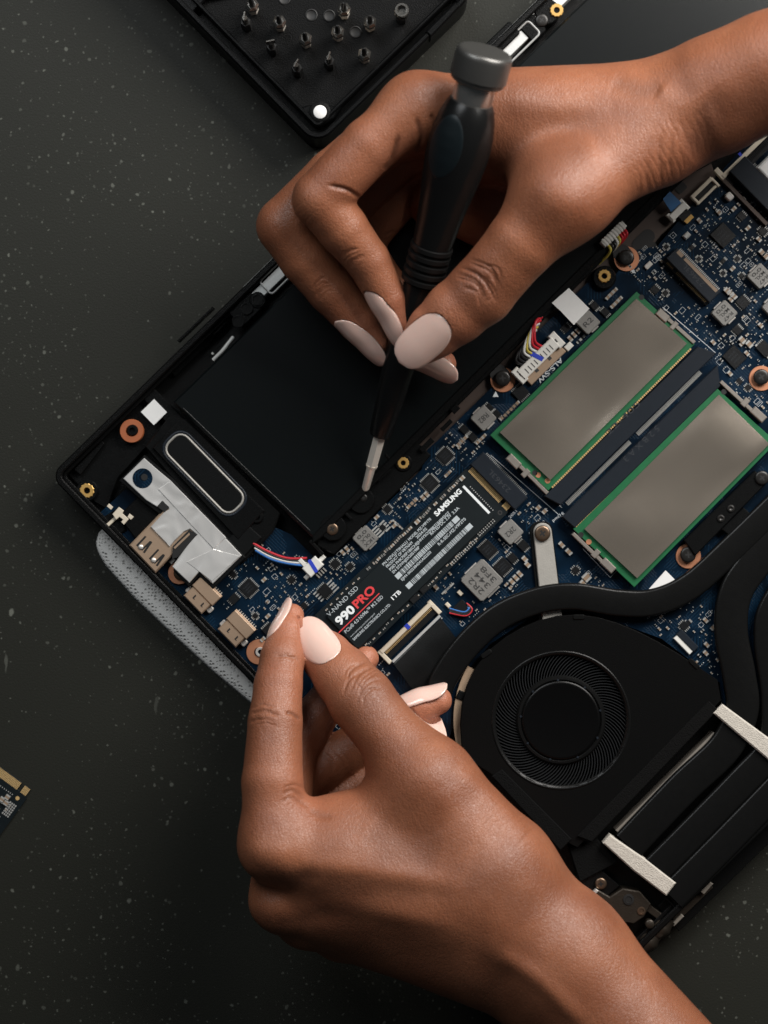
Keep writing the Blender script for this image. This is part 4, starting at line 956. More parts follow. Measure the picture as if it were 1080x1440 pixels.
part("hinge_arm", [(px([(900, 1262), (948, 1298), (942, 1306), (896, 1272)], 12), 6, 12, .3), (px([(1000, 1244), (1004, 1250), (952, 1300), (946, 1292)], 12), 6, 10, .2)], "hinge_metal", hinge)

# ---- scattered small pieces: clusters in photo pixels (u0, v0, u1, v1 = centre line, spread px, count)
occ(575, 790, 82, 24)                                      # the drive covers this strip
clusters = [(500, 770, 660, 640, 22, 150), (470, 800, 520, 740, 18, 40), (560, 720, 640, 650, 16, 90), (640, 640, 690, 590, 22, 60), (690, 600, 740, 545, 12, 26), (640, 625, 665, 655, 14, 26), (775, 490, 860, 420, 14, 40),
            (870, 420, 960, 330, 30, 150), (930, 330, 1060, 250, 40, 170), (950, 420, 1010, 470, 24, 30), (980, 350, 1080, 400, 34, 150), (1000, 470, 1080, 460, 40, 140), (1000, 530, 1075, 560, 26, 60), (1040, 280, 1080, 330, 30, 60),
            (1060, 420, 1080, 540, 24, 60), (690, 760, 740, 790, 34, 70), (720, 720, 770, 730, 18, 34), (640, 870, 720, 820, 16, 26), (780, 790, 840, 830, 26, 46), (830, 830, 880, 830, 16, 26), (610, 845, 640, 810, 12, 20),
            (330, 800, 400, 800, 26, 34), (300, 820, 350, 880, 16, 22), (380, 850, 430, 810, 26, 60), (430, 840, 480, 800, 22, 40), (360, 870, 400, 890, 20, 30), (470, 800, 510, 780, 14, 30), (935, 870, 1000, 930, 26, 60), (990, 860, 1005, 940, 10, 24), (520, 960, 560, 930, 12, 16), (430, 990, 480, 1010, 30, 30)]
for (u0, v0, u1, v1, sp, cnt) in clusters:
    k = 0; tries = 0; cnt = int(cnt * .72)
    while k < cnt and tries < cnt * 8:
        tries += 1; t = rnd.random(); u = u0 + (u1 - u0) * t + rnd.gauss(0, sp * .55); v = v0 + (v1 - v0) * t + rnd.gauss(0, sp * .55)
        # snap to a board-aligned lattice so pieces line up in rows
        ca, sa = math.cos(TH), math.sin(TH); g = 4.6
        x = round((u * ca - v * sa) / g) * g; y = round((u * sa + v * ca) / (g * .8)) * g * .8
        u, v = x * ca + y * sa, -x * sa + y * ca
        if not in_board(u, v) or not free(u, v, 3.0): continue
        r = rnd.random(); aa = rnd.random() < .5
        if r < .40: smd(u, v, 1.0, .5, .35, aa, rnd.choice((0, 1, 1))); OCC.append((u, v, 2.2, 2.2))
        elif r < .72: dot(u, v, rnd.uniform(.13, .24)); OCC.append((u, v, 1, 1))
        elif r < .84: smd(u, v, 1.4, .75, .6, aa, rnd.choice((0, 0, 1))); OCC.append((u, v, 3.4, 3.4))
        elif r < .88: smd(u, v, 2.0, 1.25, .9, aa, 0); OCC.append((u, v, 4.4, 4.4))
        elif r < .93:
            for q in range(rnd.randint(2, 4)): dot(u + q * 2.3, v - q * 2.3, .2, rnd.choice((2, 3)))
        else: silkbox(u, v, rnd.uniform(1.4, 2.4), rnd.uniform(1.0, 1.8), .1)
        k += 1
# rows of larger capacitors that can be made out
for (u, v, n, du, dv, L_, W_, b_) in ((706, 588, 6, 4.3, -4.2, 2.0, 1.1, 0), (779, 482, 2, 5, -5, 1.8, 1.0, 0), (802, 476, 3, 5.4, -5.4, 2.2, 1.2, 0), (814, 480, 3, 5, -5, 1.8, .9, 1), (855, 418, 3, 5, -5, 2.0, 1.2, 0), (862, 430, 3, 5, -5, 2.0, 1.2, 0),
                                      (738, 786, 2, 4, 8, 2.2, 1.5, 0), (720, 818, 3, 5.5, -5.5, 2.4, 1.4, 0), (712, 822, 2, 6, 4, 1.6, .9, 0), (1023, 409, 3, 4.5, 3.5, 2.6, 1.6, 0), (1072, 355, 2, 5, 5, 2.6, 1.6, 0), (1044, 478, 2, 10, 6, 2.6, 1.8, 0), (1066, 488, 4, 4, 4, 2.4, .8, 1),
                                      (790, 766, 1, 0, 0, 2.4, 1.4, 0), (800, 776, 1, 0, 0, 2.6, 1.5, 0), (757, 714, 2, 9, 5, 2.0, 1.4, 0), (825, 812, 1, 0, 0, 2.8, 2.6, 0), (820, 820, 1, 0, 0, 2.4, 1.4, 0), (645, 625, 3, 4.6, -4.6, 2.0, 1.2, 0), (672, 622, 3, 4.5, -4.5, 1.8, 1.1, 0),
                                      (625, 832, 4, 3.2, -2.8, 2.6, .6, 2), (527, 743, 4, 3.0, 3.0, 2.6, .6, 2), (537, 735, 4, 3.0, 3.0, 2.4, .6, 2), (556, 735, 3, 3.2, 2.6, 3, .6, 0), (575, 712, 3, 4.4, -4.2, 2.0, 1.2, 0), (595, 700, 2, 5, -4.8, 2.2, 1.3, 0), (628, 668, 2, 4, -4, 1.8, 1.0, 0),
                                      (482, 777, 2, 6, -5, 2.2, 1.2, 0), (462, 820, 4, 3.4, 3.2, 3, .6, 2), (445, 832, 4, 3.4, 3.2, 3, .6, 2), (535, 957, 8, 3.6, 3.6, 2.6, .6, 2)):
    for i in range(n):
        smd(u + i * du, v + i * dv, L_, W_, min(1.2, W_ * .8), (L_ < 2.2) if b_ != 2 else True, b_)
tag(build("surface_mount_parts", SMD, ["cap_tan", "chip_black", "solder", "silk_white"], BRD), kind="stuff")

part("hinge_spring", [(px([(826, 1262), (838, 1250), (842, 1253), (830, 1266)], 14.2), 12, 14.2, .2)], "silver", hinge)
part("corner_block", [(px([(806, 1236), (832, 1212), (872, 1246), (846, 1268)], 11.5), 6, 11.5, .4)], "black_plastic", LAP, 40)
for (u, v, r) in ((914, 1300, 1.6), (926, 1312, 1.9)):
    t = MB(); t.lathe([(r, 10), (r, 13.6), (r * .7, 13.9)], P(u, v, 13.8).xy, 20); build("hinge_pin", t, "hinge_metal", hinge, angle=40)
part("fin_edge", [(px([(998, 1240), (1003, 1243), (990, 1258), (985, 1254)], 12), 8, 12, .2)], "fin_tan", LAP)
part("fin_edge", [(px([(944, 1300), (958, 1285), (962, 1289), (948, 1303)], 12), 8, 12, .2)], "fin_tan", LAP)
# ================================================================== solid-state drive being fitted
def drive_frame(name, p_end, p_slot):
    o = bpy.data.objects.new(name, None); COL.objects.link(o); o.empty_display_size = .02
    x = (p_slot - p_end).normalized(); y = Vector((0, 0, 1)).cross(x).normalized(); z = x.cross(y)
    M = Matrix((x, y, z)).transposed().to_4x4(); M.translation = p_end; o.matrix_world = M; return o
SSD = drive_frame("solid_state_drive", P(472.5, 896.5, 20.5), P(692, 683, 13.0))
tag(SSD, "slim black solid-state drive with white lettering held by its end at its socket", "drive")
def S(u, v):                                              # photo pixel -> drive millimetres
    du, dv = u - 472.5, v - 896.5
    return ((du * .7169 - dv * .6972) / 3.89, -(du * .6972 + dv * .7169) / 3.89)
def lbox(mb, x0, x1, y0, y1, z0, z1, ch=0, mi=0): mb.prism([(x0 * mm, y0 * mm), (x1 * mm, y0 * mm), (x1 * mm, y1 * mm), (x0 * mm, y1 * mm)], z0, z1, ch, mi)
def lrr(x0, x1, y0, y1, r, n=4):
    o = []
    for (cx, cy, a) in ((x1 - r, y1 - r, 0), (x0 + r, y1 - r, 90), (x0 + r, y0 + r, 180), (x1 - r, y0 + r, 270)):
        for k in range(n + 1): w = math.radians(a + 90 * k / n); o.append(((cx + r * math.cos(w)) * mm, (cy + r * math.sin(w)) * mm))
    return o
mb = MB()
pcb = [(0, -11), (76, -11), (77.2, -9.9), (80, -9.9), (80, -7.4), (77, -7.4), (77, -6.2), (80, -6.2), (80, 9.9), (77.2, 9.9), (76, 11), (0, 11), (0, 1.8)]
for k in range(7): w = math.radians(90 - 180 * k / 6); pcb.append((1.75 * math.cos(w), 1.75 * math.sin(w)))
pcb.append((0, -1.8))
mb.prism([(a * mm, b * mm) for a, b in pcb], -0.8, 0.0, 0.05); build_local("drive_board", mb, "ssd_board", SSD)
mb = MB(); mb.prism(lrr(2.6, 71.8, -8.6, 8.2, 1.4), -0.05, 1.25, .25); body = build_local("label", mb, "ssd_label", SSD, angle=40)
mb = MB()
n = 40
for i in range(n):
    y = 9.6 - i * 0.5
    if -7.6 < y < -6.0: continue
    lbox(mb, 76.2, 79.7, y - .17, y + .17, -.05, .06)
tag(build_local("edge_contacts", mb, "gold", SSD), kind="stuff")
mb = MB(); lbox(mb, 70.5, 71.4, -6.4, 7.2, 1.2, 1.34); build_local("white_bar", mb, "print_white", SSD)
mb = MB()
def lsmd(x, y, L_, W_, h, mi):
    lbox(mb, x - L_ / 2 + .25 * L_, x + L_ / 2 - .25 * L_, y - W_ / 2, y + W_ / 2, -.02, h * .97, 0, mi)
    lbox(mb, x - L_ / 2, x - L_ / 2 + .27 * L_, y - W_ / 2, y + W_ / 2, -.02, h, 0, 2); lbox(mb, x + L_ / 2 - .27 * L_, x + L_ / 2, y - W_ / 2, y + W_ / 2, -.02, h, 0, 2)
x = 24.0
while x < 74:                                             # dense row along the upper long edge
    b = rnd.random()
    if b < .55: lsmd(x, 9.6 + rnd.uniform(-.3, .3), .5, 1.0, .4, rnd.choice((0, 1))); x += .95
    elif b < .75: lsmd(x + .5, 9.6, 1.6, .9, .7, 0); x += 2.1
    elif b < .85: lsmd(x + .7, 9.5, 2.0, 1.4, .9, 0); x += 2.6
    else: x += 1.2
for x in (4.5, 7, 10, 12.5, 15, 18, 20.5): lsmd(x, 9.7 + rnd.uniform(-.3, .3), 1.0, .5, .4, 0)
for k in range(26): lsmd(3 + k * 2.4 + rnd.uniform(-.8, .8), -9.8 + rnd.choice((0, .5)), 1.0, .5, .4, rnd.choice((0, 1)))
for k in range(9):
    for j in range(2): lbox(mb, 62.6 + k * .95, 63.0 + k * .95, -9.2 - j * .8, -8.8 - j * .8, -.02, .25, 0, 2)
for k in range(14): lbox(mb, 48 + k * .95, 48.4 + k * .95, -9.9, -9.4, -.02, .25, 0, 2); lbox(mb, 48 + k * .95, 48.4 + k * .95, -10.6, -10.2, -.02, .25, 0, 2)
for k in range(14): lbox(mb, 72.6, 73.0, 5 - k * .9, 5.35 - k * .9, -.02, .25, 0, 2)
for (x, y) in ((35, -9.6), (30, -9.7)):
    lbox(mb, x - 1.6, x + 1.6, y - 1.0, y + 1.0, -.02, .7, 0, 1)
tag(build_local("surface_mount_parts", mb, ["cap_tan", "chip_black", "solder"], SSD), kind="stuff")
mb = MB(); mb.lathe([(.9, -.02), (.9, .07), (.45, .07), (.42, -.3)], (74.0 * mm, -9.0 * mm), 16); build_local("hole_ring", mb, "hole_black", SSD)
ZT = 1.27
def ltext(s, p0, p1, cap, m, bold=0.0):
    (x0, y0), (x1, y1) = S(*p0), S(*p1)
    return lettering_local(s, x0, y0, ZT, cap, m, SSD, width=math.hypot(x1 - x0, y1 - y0), bold=bold, rotz=math.atan2(y1 - y0, x1 - x0) * .25)
ltext("SAMSUNG", (613.5, 727), (649.5, 692), 1.75, "print_white", .10)
ltext("V-NAND SSD", (463, 868), (504.5, 829), 1.65, "print_grey", .0)
ltext("990", (477.5, 880.5), (500, 858.5), 3.0, "print_white", .16)
ltext("PRO", (502, 856.5), (528.5, 831), 3.0, "print_red", .14)
mb = MB(); (xa, ya), (xb, yb) = S(476, 890), S(533, 835); lbox(mb, xa, xb, ya - .18, ya + .18, 1.2, 1.32); build_local("red_line", mb, "print_red", SSD)
ltext("PCIe\u00ae 4.0 NVMe\u2122 M.2 SSD", (486.5, 891), (539, 841), 1.25, "print_grey", .02)
ltext("www.samsung.com/samsungssd", (493, 896.5), (527, 864), .6, "print_grey")
ltext("SAMSUNG ELECTRONICS CO.,LTD.", (497.5, 901), (549.5, 851.5), .95, "print_grey", .03)
ltext("1TB", (552.5, 844.5), (564, 834), 1.5, "print_white", .04)
ltext("PN MZVLJ1T0HALU", (539, 796.5), (573, 763.5), 1.0, "print_grey", .03); ltext("MODEL MZ-V9P1T0", (575, 761.5), (606, 731), 1.0, "print_grey", .03)
ltext("PRODUCT OF VIETNAM", (544, 799.5), (580, 764.5), 1.0, "print_grey", .03); ltext("2024.02", (586, 758.5), (600, 744.5), 1.0, "print_grey", .03)
ltext("PSID PHK70SP18SCHEJHNYSO7P8R71JJ49M3G7", (548.5, 803.5), (632, 722), 1.0, "print_grey", .03); ltext("3.3A", (637, 724), (646, 715.5), 1.1, "print_grey", .03)
ltext("SN S73VNJ0X205198P", (552.5, 807.5), (590, 771), 1.0, "print_grey", .03); ltext("RATED DC 3.3V", (606, 753.5), (635, 726), 1.2, "print_grey", .03)
ltext("EJM4 0025384241A02203", (565, 817.5), (606, 777.5), .95, "print_grey", .03); ltext("R-R-SEC-MZ-V9P2T0", (617, 768), (655, 731), 1.1, "print_grey", .03)
for (p0, p1) in (((556.5, 813), (645, 729)), ((572, 827), (663, 739))):
    mb = MB(); (x0, y0), (x1, y1) = S(*p0), S(*p1); r2_ = random.Random(3 if p0[0] < 560 else 5)
    yc = (y0 + y1) / 2 + .2
    lbox(mb, x0, x0 + 2.3, yc - .95, yc + .95, 1.2, 1.31); lbox(mb, x1 - 2.6, x1, yc - .95, yc + .95, 1.2, 1.31)
    x = x0 + 2.7
    while x < x1 - 3.0:
        w = r2_.choice((.14, .14, .28, .42)); lbox(mb, x, x + w, yc - .95, yc + .95, 1.2, 1.31); x += w + r2_.choice((.16, .16, .3))
    tag(build_local("barcode", mb, "print_grey", SSD), kind="stuff")

# second drive at the left, gold contacts first
D2 = bpy.data.objects.new("spare_drive", None); COL.objects.link(D2)
c2 = P(43.5, 1111, 2); ex = (P(43.5, 1111, 2) - P(0, 1171, 2)).normalized(); ey = Vector((-ex.y, ex.x, 0))
M = Matrix((ex, ey, Vector((0, 0, 1)))).transposed().to_4x4(); M.translation = c2 - ex * .080 + ey * .0105 + Vector((0, 0, -.0002)); D2.matrix_world = M
tag(D2, "bare dark drive circuit board with gold edge contacts lying loose on the table", "drive")
mb = MB(); mb.prism([(a * mm, b * mm) for a, b in pcb], -1.8, -1.0, .05); build_local("drive_board", mb, "ssd_board", D2)
mb = MB(); 
for i in range(40):
    y = 9.6 - i * .5
    if -7.6 < y < -6.0: continue
    lbox(mb, 76.8, 79.8, y - .17, y + .17, -1.05, -.94)
tag(build_local("edge_contacts", mb, "gold", D2), kind="stuff")
mb = MB(); _lb = lbox
def lsmd2(x, y, L_, W_, h, mi):
    lbox(mb, x - L_ / 4, x + L_ / 4, y - W_ / 2, y + W_ / 2, -1.02, -1 + h * .97, 0, mi); lbox(mb, x - L_ / 2, x - L_ / 4 + .02, y - W_ / 2, y + W_ / 2, -1.02, -1 + h, 0, 2); lbox(mb, x + L_ / 4 - .02, x + L_ / 2, y - W_ / 2, y + W_ / 2, -1.02, -1 + h, 0, 2)
for (x, y) in ((72.6, -5.0), (70.6, -5.8), (70.8, -3.8)): lsmd2(x, y, 1.7, 1.7, .8, 0)
for k in range(6):
    for j in range(4): lbox(mb, 66.6 + k * .95, 67.2 + k * .95, -9.6 + j * .8, -9.1 + j * .8, -1.02, -.75, 0, 2)
for k in range(40): lsmd2(rnd.uniform(55, 71), rnd.uniform(-8, 9), 1.0, .5, .4, rnd.choice((0, 1)))
for k in range(12): lbox(mb, 74.2, 74.6, -6 + k * .9, -5.7 + k * .9, -1.02, -.9, 0, 2)
tag(build_local("surface_mount_parts", mb, ["cap_tan", "chip_black", "solder"], D2), kind="stuff")
mb = MB(); lbox(mb, 30, 56, -8, 8, -1.02, .3, .2); lbox(mb, 5, 27, -8, 8, -1.02, .3, .2); build_local("memory_chip", mb, "chip_black", D2)
mb = MB(); mb.lathe([(.75, -1.02), (.75, -.93)], (74.4 * mm, -8.2 * mm), 14); build_local("gold_pad", mb, "gold", D2)

# ================================================================== screwdriver
T0 = P(512, 694, 13.4); T1 = P(683, 70, 90)
dax = (T1 - T0); DL = dax.length; dax.normalize()
DRV = bpy.data.objects.new("screwdriver", None); COL.objects.link(DRV)
ysd = Vector((0, 0, 1)).cross(dax).normalized(); zsd = ysd.cross(dax)      # local z runs along the shaft
zx_ = (Vector((0, 0, 1)) - dax * dax.z).normalized()                         # local x faces up towards the viewer
M = Matrix((zx_, dax.cross(zx_), dax)).transposed().to_4x4(); M.translation = T0; DRV.matrix_world = M
tag(DRV, "black precision screwdriver with silver end cap pinched between fingers and thumb", "screwdriver")
def along(v):                                             # photo row of the shaft's centre line -> distance from the tip (mm), pixels per metre there
    lo, hi = -.1, 1.2
    for _ in range(40):
        t = (lo + hi) / 2; p = T0 + (T1 - T0) * t; vv = 720 - p.y * FPX / (CAM_H - p.z)
        if vv > v: lo = t
        else: hi = t
    p = T0 + (T1 - T0) * lo
    return lo * DL * 1000, FPX / (CAM_H - p.z)
def shaft(name, prof, m, n=40, parent=None):
    q = []
    for v, w in prof:
        s, k = along(v); q.append((w / 2 / k * 1000, s))
    mb = MB(); mb.lathe(q, (0, 0), n); return build_local(name, mb, m, DRV, angle=38)
shaft("bit", [(695, 4), (690, 7), (686, 11), (660, 12.5), (654, 17)], "bit_steel", 24)
shaft("bit_shank", [(655, 18), (610, 19)], "bit_steel", 6)
shaft("chuck", [(611, 30), (608, 33), (560, 40), (510, 46), (470, 48), (430, 49), (398, 50)], "driver_black")
rib = []
for k in range(5): v0 = 396 - k * 11; rib += [(v0, 52), (v0 - 1.5, 61), (v0 - 7, 61), (v0 - 8.5, 52)]
shaft("ribbed_collar", rib, "rubber_black")
shaft("handle", [(344, 56), (335, 58), (310, 63), (280, 72), (250, 82), (220, 89), (200, 90), (185, 88), (165, 81), (150, 71), (143, 63)], "driver_black", 56)
shaft("neck", [(144, 58), (143, 59), (118, 57), (108, 56)], "neck_metal", 56)
shaft("end_cap", [(117, 58), (116, 72), (114, 77), (109, 78), (108.5, 82), (80, 82), (75, 80.5), (72.5, 77), (71, 72), (70.4, 62)], "cap_metal", 64)
# teal oval grip pad let into the handle
mb = MB(); s0, k0 = along(246); s1, k1 = along(156); prof = [(along(v)[0], w / 2 / along(v)[1] * 1000) for v, w in ((280, 72), (250, 82), (220, 89), (200, 90), (185, 88), (165, 81), (150, 71))]
def rad_at(s):
    for (a, ra), (b, rb_) in zip(prof, prof[1:]):
        if a <= s <= b: return ra + (rb_ - ra) * (s - a) / (b - a)
    return prof[0][1] if s < prof[0][0] else prof[-1][1]
nu, nv = 16, 28; vs = []; ph0 = math.radians(-27)
for i in range(nu + 1):
    for j in range(nv):
        r = i / nu; w = 2 * math.pi * j / nv; s = (s0 + s1) / 2 + (s1 - s0) / 2 * r * math.cos(w); ph = ph0 + .62 * r * math.sin(w)
        R_ = rad_at(s) + (.22 if i < nu else -.1); vs.append((R_ * mm * math.cos(ph), R_ * mm * math.sin(ph), s * mm))
fs = [(i * nv + j, (i + 1) * nv + j, (i + 1) * nv + (j + 1) % nv, i * nv + (j + 1) % nv) for i in range(nu) for j in range(nv)]
mb.add(vs, fs); build_local("grip_pad", mb, "driver_pad", DRV, angle=50)

# ================================================================== bit case
CASE = empty("bit_case", P(446, 196, 0)); tag(CASE, "open black plastic bit case with steel bits standing in rows", "tool case")
def cpoly(c, la, lb, rad, inset=0.0, n=7):                # corner at the bottom; la up-right (AX), lb up-left (-BX)
    out = []; x0, x1, y0, y1 = inset, la - inset, inset, lb - inset; r = max(.5, rad - inset)
    for (cx, cy, a0) in ((x1 - r, y1 - r, 0), (x0 + r, y1 - r, 90), (x0 + r, y0 + r, 180), (x1 - r, y0 + r, 270)):
        for k in range(n + 1):
            w = math.radians(a0 + 90 * k / n); q = c.xy + AX.xy * ((cx + r * math.cos(w)) * mm) - BX.xy * ((cy + r * math.sin(w)) * mm); out.append((q.x, q.y))
    return out
CC = P(446, 206, 20)
mb = MB(); mb.prism(cpoly(CC, 80, 160, 7), 0, 12.2, 0); mb.ring(cpoly(CC, 80, 160, 7), cpoly(CC, 80, 160, 7, 2.2), 12, 20, .6); mb.ring(cpoly(CC, 80, 160, 7, 4.8), cpoly(CC, 80, 160, 7, 6.2), 12, 18.6, .4)
build("case_shell", mb, "case_smooth", CASE, angle=40)
mb = MB(); q = cpoly(CC, 80, 160, 6, 6.3); 
def clip_corner(poly): return poly
mb.prism(q, 12, 14.2, .4); build("bit_tray", mb, "case_black", CASE)
mb = MB(); mb.prism(px([(424, 150), (445, 146), (480, 150), (470, 166), (450, 178), (432, 166)], 17), 12, 17.5, .5); build("latch_block", mb, "case_smooth", CASE, angle=40)
mb = MB(); mb.lathe([(2.4, 17), (2.4, 18.7), (2.1, 18.9)], P(450, 157, 19).xy, 28); build("latch_magnet", mb, "white_paper", CASE, angle=40)
mb = MB(); mb.lathe([(2.45, 17.2), (3.8, 17.3), (3.8, 18.4), (3.3, 18.7), (2.5, 18.7), (2.45, 17.2)], P(450, 157, 19).xy, 28, closed=False); build("magnet_seat", mb, "case_black", CASE, angle=40)
mb = MB(); mb.prism(px([(268, 20), (290, -2), (330, -10), (280, -40), (240, -10)], 17), 12, 17, .5); build("hinge_block", mb, "case_smooth", CASE)
mb = MB(); mb.prism(px([(598, 44), (640, 2), (648, 8), (606, 52)], 21), 12, 20.6, .6); build("side_catch", mb, "case_smooth", CASE)
for (u, v) in ((438, 21), (463, 22), (400, -2), (500, 45)):
    mb = MB(); mb.lathe([(2.2, 14.1), (2.2, 14.5), (1.9, 14.6), (1.8, 14.3), (1.7, 14.22), (.1, 14.22)], P(u, v, 14.5).xy, 20); build("bit_hole", mb, "hole_black", CASE, angle=40)
# each standing bit: (tip pixel, kind)
GRP = "steel bits standing in the bit case"
def bit(tu, tv, kind, label):
    zt = 31.0
    c = P(tu, tv, zt)                                     # the bits stand upright, the tip marks the place
    o = bpy.data.objects.new("screwdriver_bit", None); COL.objects.link(o); o.location = (c.x, c.y, .0141); o.rotation_euler = (0, 0, rnd.uniform(0, 1.5))
    tag(o, label, "bit", GRP)
    s = MB(); s.lathe([(2.0, 0), (2.0, 7.6), (1.7, 8.2)], (0, 0), 6)
    if kind == "flat": m_ = "bit_dark"
    else: m_ = "bit_steel"
    build_local("shank", s, m_ if kind == "hex" else "bit_dark", o)
    t = MB()
    if kind == "socket": t.lathe([(1.6, 8), (2.6, 9.5), (2.7, 14.6), (2.4, 15), (1.7, 15), (1.5, 13)], (0, 0), 20)
    elif kind == "flat":
        t.lathe([(1.2, 8), (1.1, 12.5), (.9, 14)], (0, 0), 12); t.prism([(-.0016, -.0003), (.0016, -.0003), (.0016, .0003), (-.0016, .0003)], 12.5, 16.9, .1)
    else: t.lathe([(1.3, 8), (1.0, 9.5), (.9, 13.5), (.3, 16.9)], (0, 0), 12)
    build_local("blade_tip" if kind == "flat" else ("socket_head" if kind == "socket" else "point"), t, "case_bit" if kind != "hex" else "bit_dark", o, angle=40)
    if kind == "hex":
        s = MB(); s.lathe([(2.15, 5.5), (2.5, 6.2), (2.5, 8.0), (1.6, 8.8)], (0, 0), 6); build_local("hex_collar", s, "case_bit", o)
bit(565, 12, "socket", "bright round nut-driver socket bit standing in the case")
for (u, v, s) in ((380, 57, "dark flat-bladed bit midway along the outer wall of the case"), (416, 88, "dark flat-bladed bit standing closest to the white magnet dot"), (462, 78, "dark flat-bladed bit between the magnet dot and the empty holes"), (343, 22, "dark flat-bladed bit beside the raised hinge block of the case")): bit(u, v, "flat", s)
for (u, v, s) in ((391, 22, "hexagonal collared bit just beside an empty hole near the hinge block"), (428, 46, "hexagonal collared bit between two flat-bladed bits and an empty hole"), (512, 68, "hexagonal collared bit nearest the hand knuckle in the case"), (520, 22, "hexagonal collared bit next to the round nut-driver socket"),
                  (474, 36, "hexagonal collared bit right in front of the two empty holes"), (483, 4, "hexagonal collared bit behind the empty holes, beside the socket row"), (352, -2, "hexagonal collared bit tucked against the hinge block edge")): bit(u, v, "hex", s)

# ================================================================== padded cloth strip under the laptop's edge
CL = MB(); n, w = 60, 14; vs = []
pa, pb = P(150, 758, 4), P(372, 978, 4); L_ = (pb - pa).length
dirA = (pb - pa).normalized(); nrm = Vector((dirA.y, -dirA.x, 0)); nrm = nrm if nrm.dot(-AX) > 0 else -nrm
for i in range(n + 1):
    s = i / n; wid = float(np.interp(s, (0, .02, .06, .12, .3, .55, .75, 1), (.001, .0045, .0066, .0080, .0090, .0085, .0077, .0058)))
    wid = max(wid, .0006)
    for j in range(w + 1):
        t = j / w; x = -.006 + (wid + .006) * t; p = pa + dirA * (L_ * s * 1.08 - .004) + nrm * x
        h = .0040 * math.sqrt(max(0, 1 - max(0, (t - .25) / .75) ** 3.0)) * min(1, (s * 30 + .05) ** .5); p.z = h; vs.append(p)
fs = [(i * (w + 1) + j, (i + 1) * (w + 1) + j, (i + 1) * (w + 1) + j + 1, i * (w + 1) + j + 1) for i in range(n) for j in range(w)]
N1 = len(vs); vs += [Vector((p.x, p.y, 0.0)) for p in vs]; fs2 = [tuple(x + N1 for x in f[::-1]) for f in fs]
for i in range(n): a = i * (w + 1); fs2 += [(a, a + N1, a + w + 1 + N1, a + w + 1), (a + w, a + w + w + 1, a + w + w + 1 + N1, a + w + N1)]
for j in range(w): a = n * (w + 1) + j; fs2 += [(j, j + 1, j + 1 + N1, j + N1), (a, a + N1, a + 1 + N1, a + 1)]
CL.add(vs, fs + fs2)
def cloth_material():
    m = bpy.data.materials.new("white_mesh_cloth"); m.use_nodes = True; nt = m.node_tree; N = nt.nodes.new; L = nt.links.new
    b = nt.nodes["Principled BSDF"]; b.inputs["Roughness"].default_value = .85; b.inputs["Specular IOR Level"].default_value = .2
    tc = N("ShaderNodeTexCoord"); vo = N("ShaderNodeTexVoronoi"); vo.inputs["Scale"].default_value = 760; vo.inputs["Randomness"].default_value = .45; L(tc.outputs["Object"], vo.inputs["Vector"])
    mr = N("ShaderNodeMapRange"); mr.inputs["From Min"].default_value = .12; mr.inputs["From Max"].default_value = .45; L(vo.outputs["Distance"], mr.inputs["Value"])
    mx = N("ShaderNodeMix"); mx.data_type = 'RGBA'; mx.inputs["A"].default_value = (.52, .51, .48, 1); mx.inputs["B"].default_value = (.90, .89, .86, 1); L(mr.outputs[0], mx.inputs["Factor"]); L(mx.outputs["Result"], b.inputs["Base Color"])
    bp = N("ShaderNodeBump"); bp.inputs["Strength"].default_value = .9; bp.inputs["Distance"].default_value = .0005; L(mr.outputs[0], bp.inputs["Height"]); L(bp.outputs[0], b.inputs["Normal"]); MATS["cloth"] = m
cloth_material()
tag(build("cloth_strip", CL, "cloth", smooth=True), "white dimpled cloth strip poking out from under the laptop edge", "cloth")
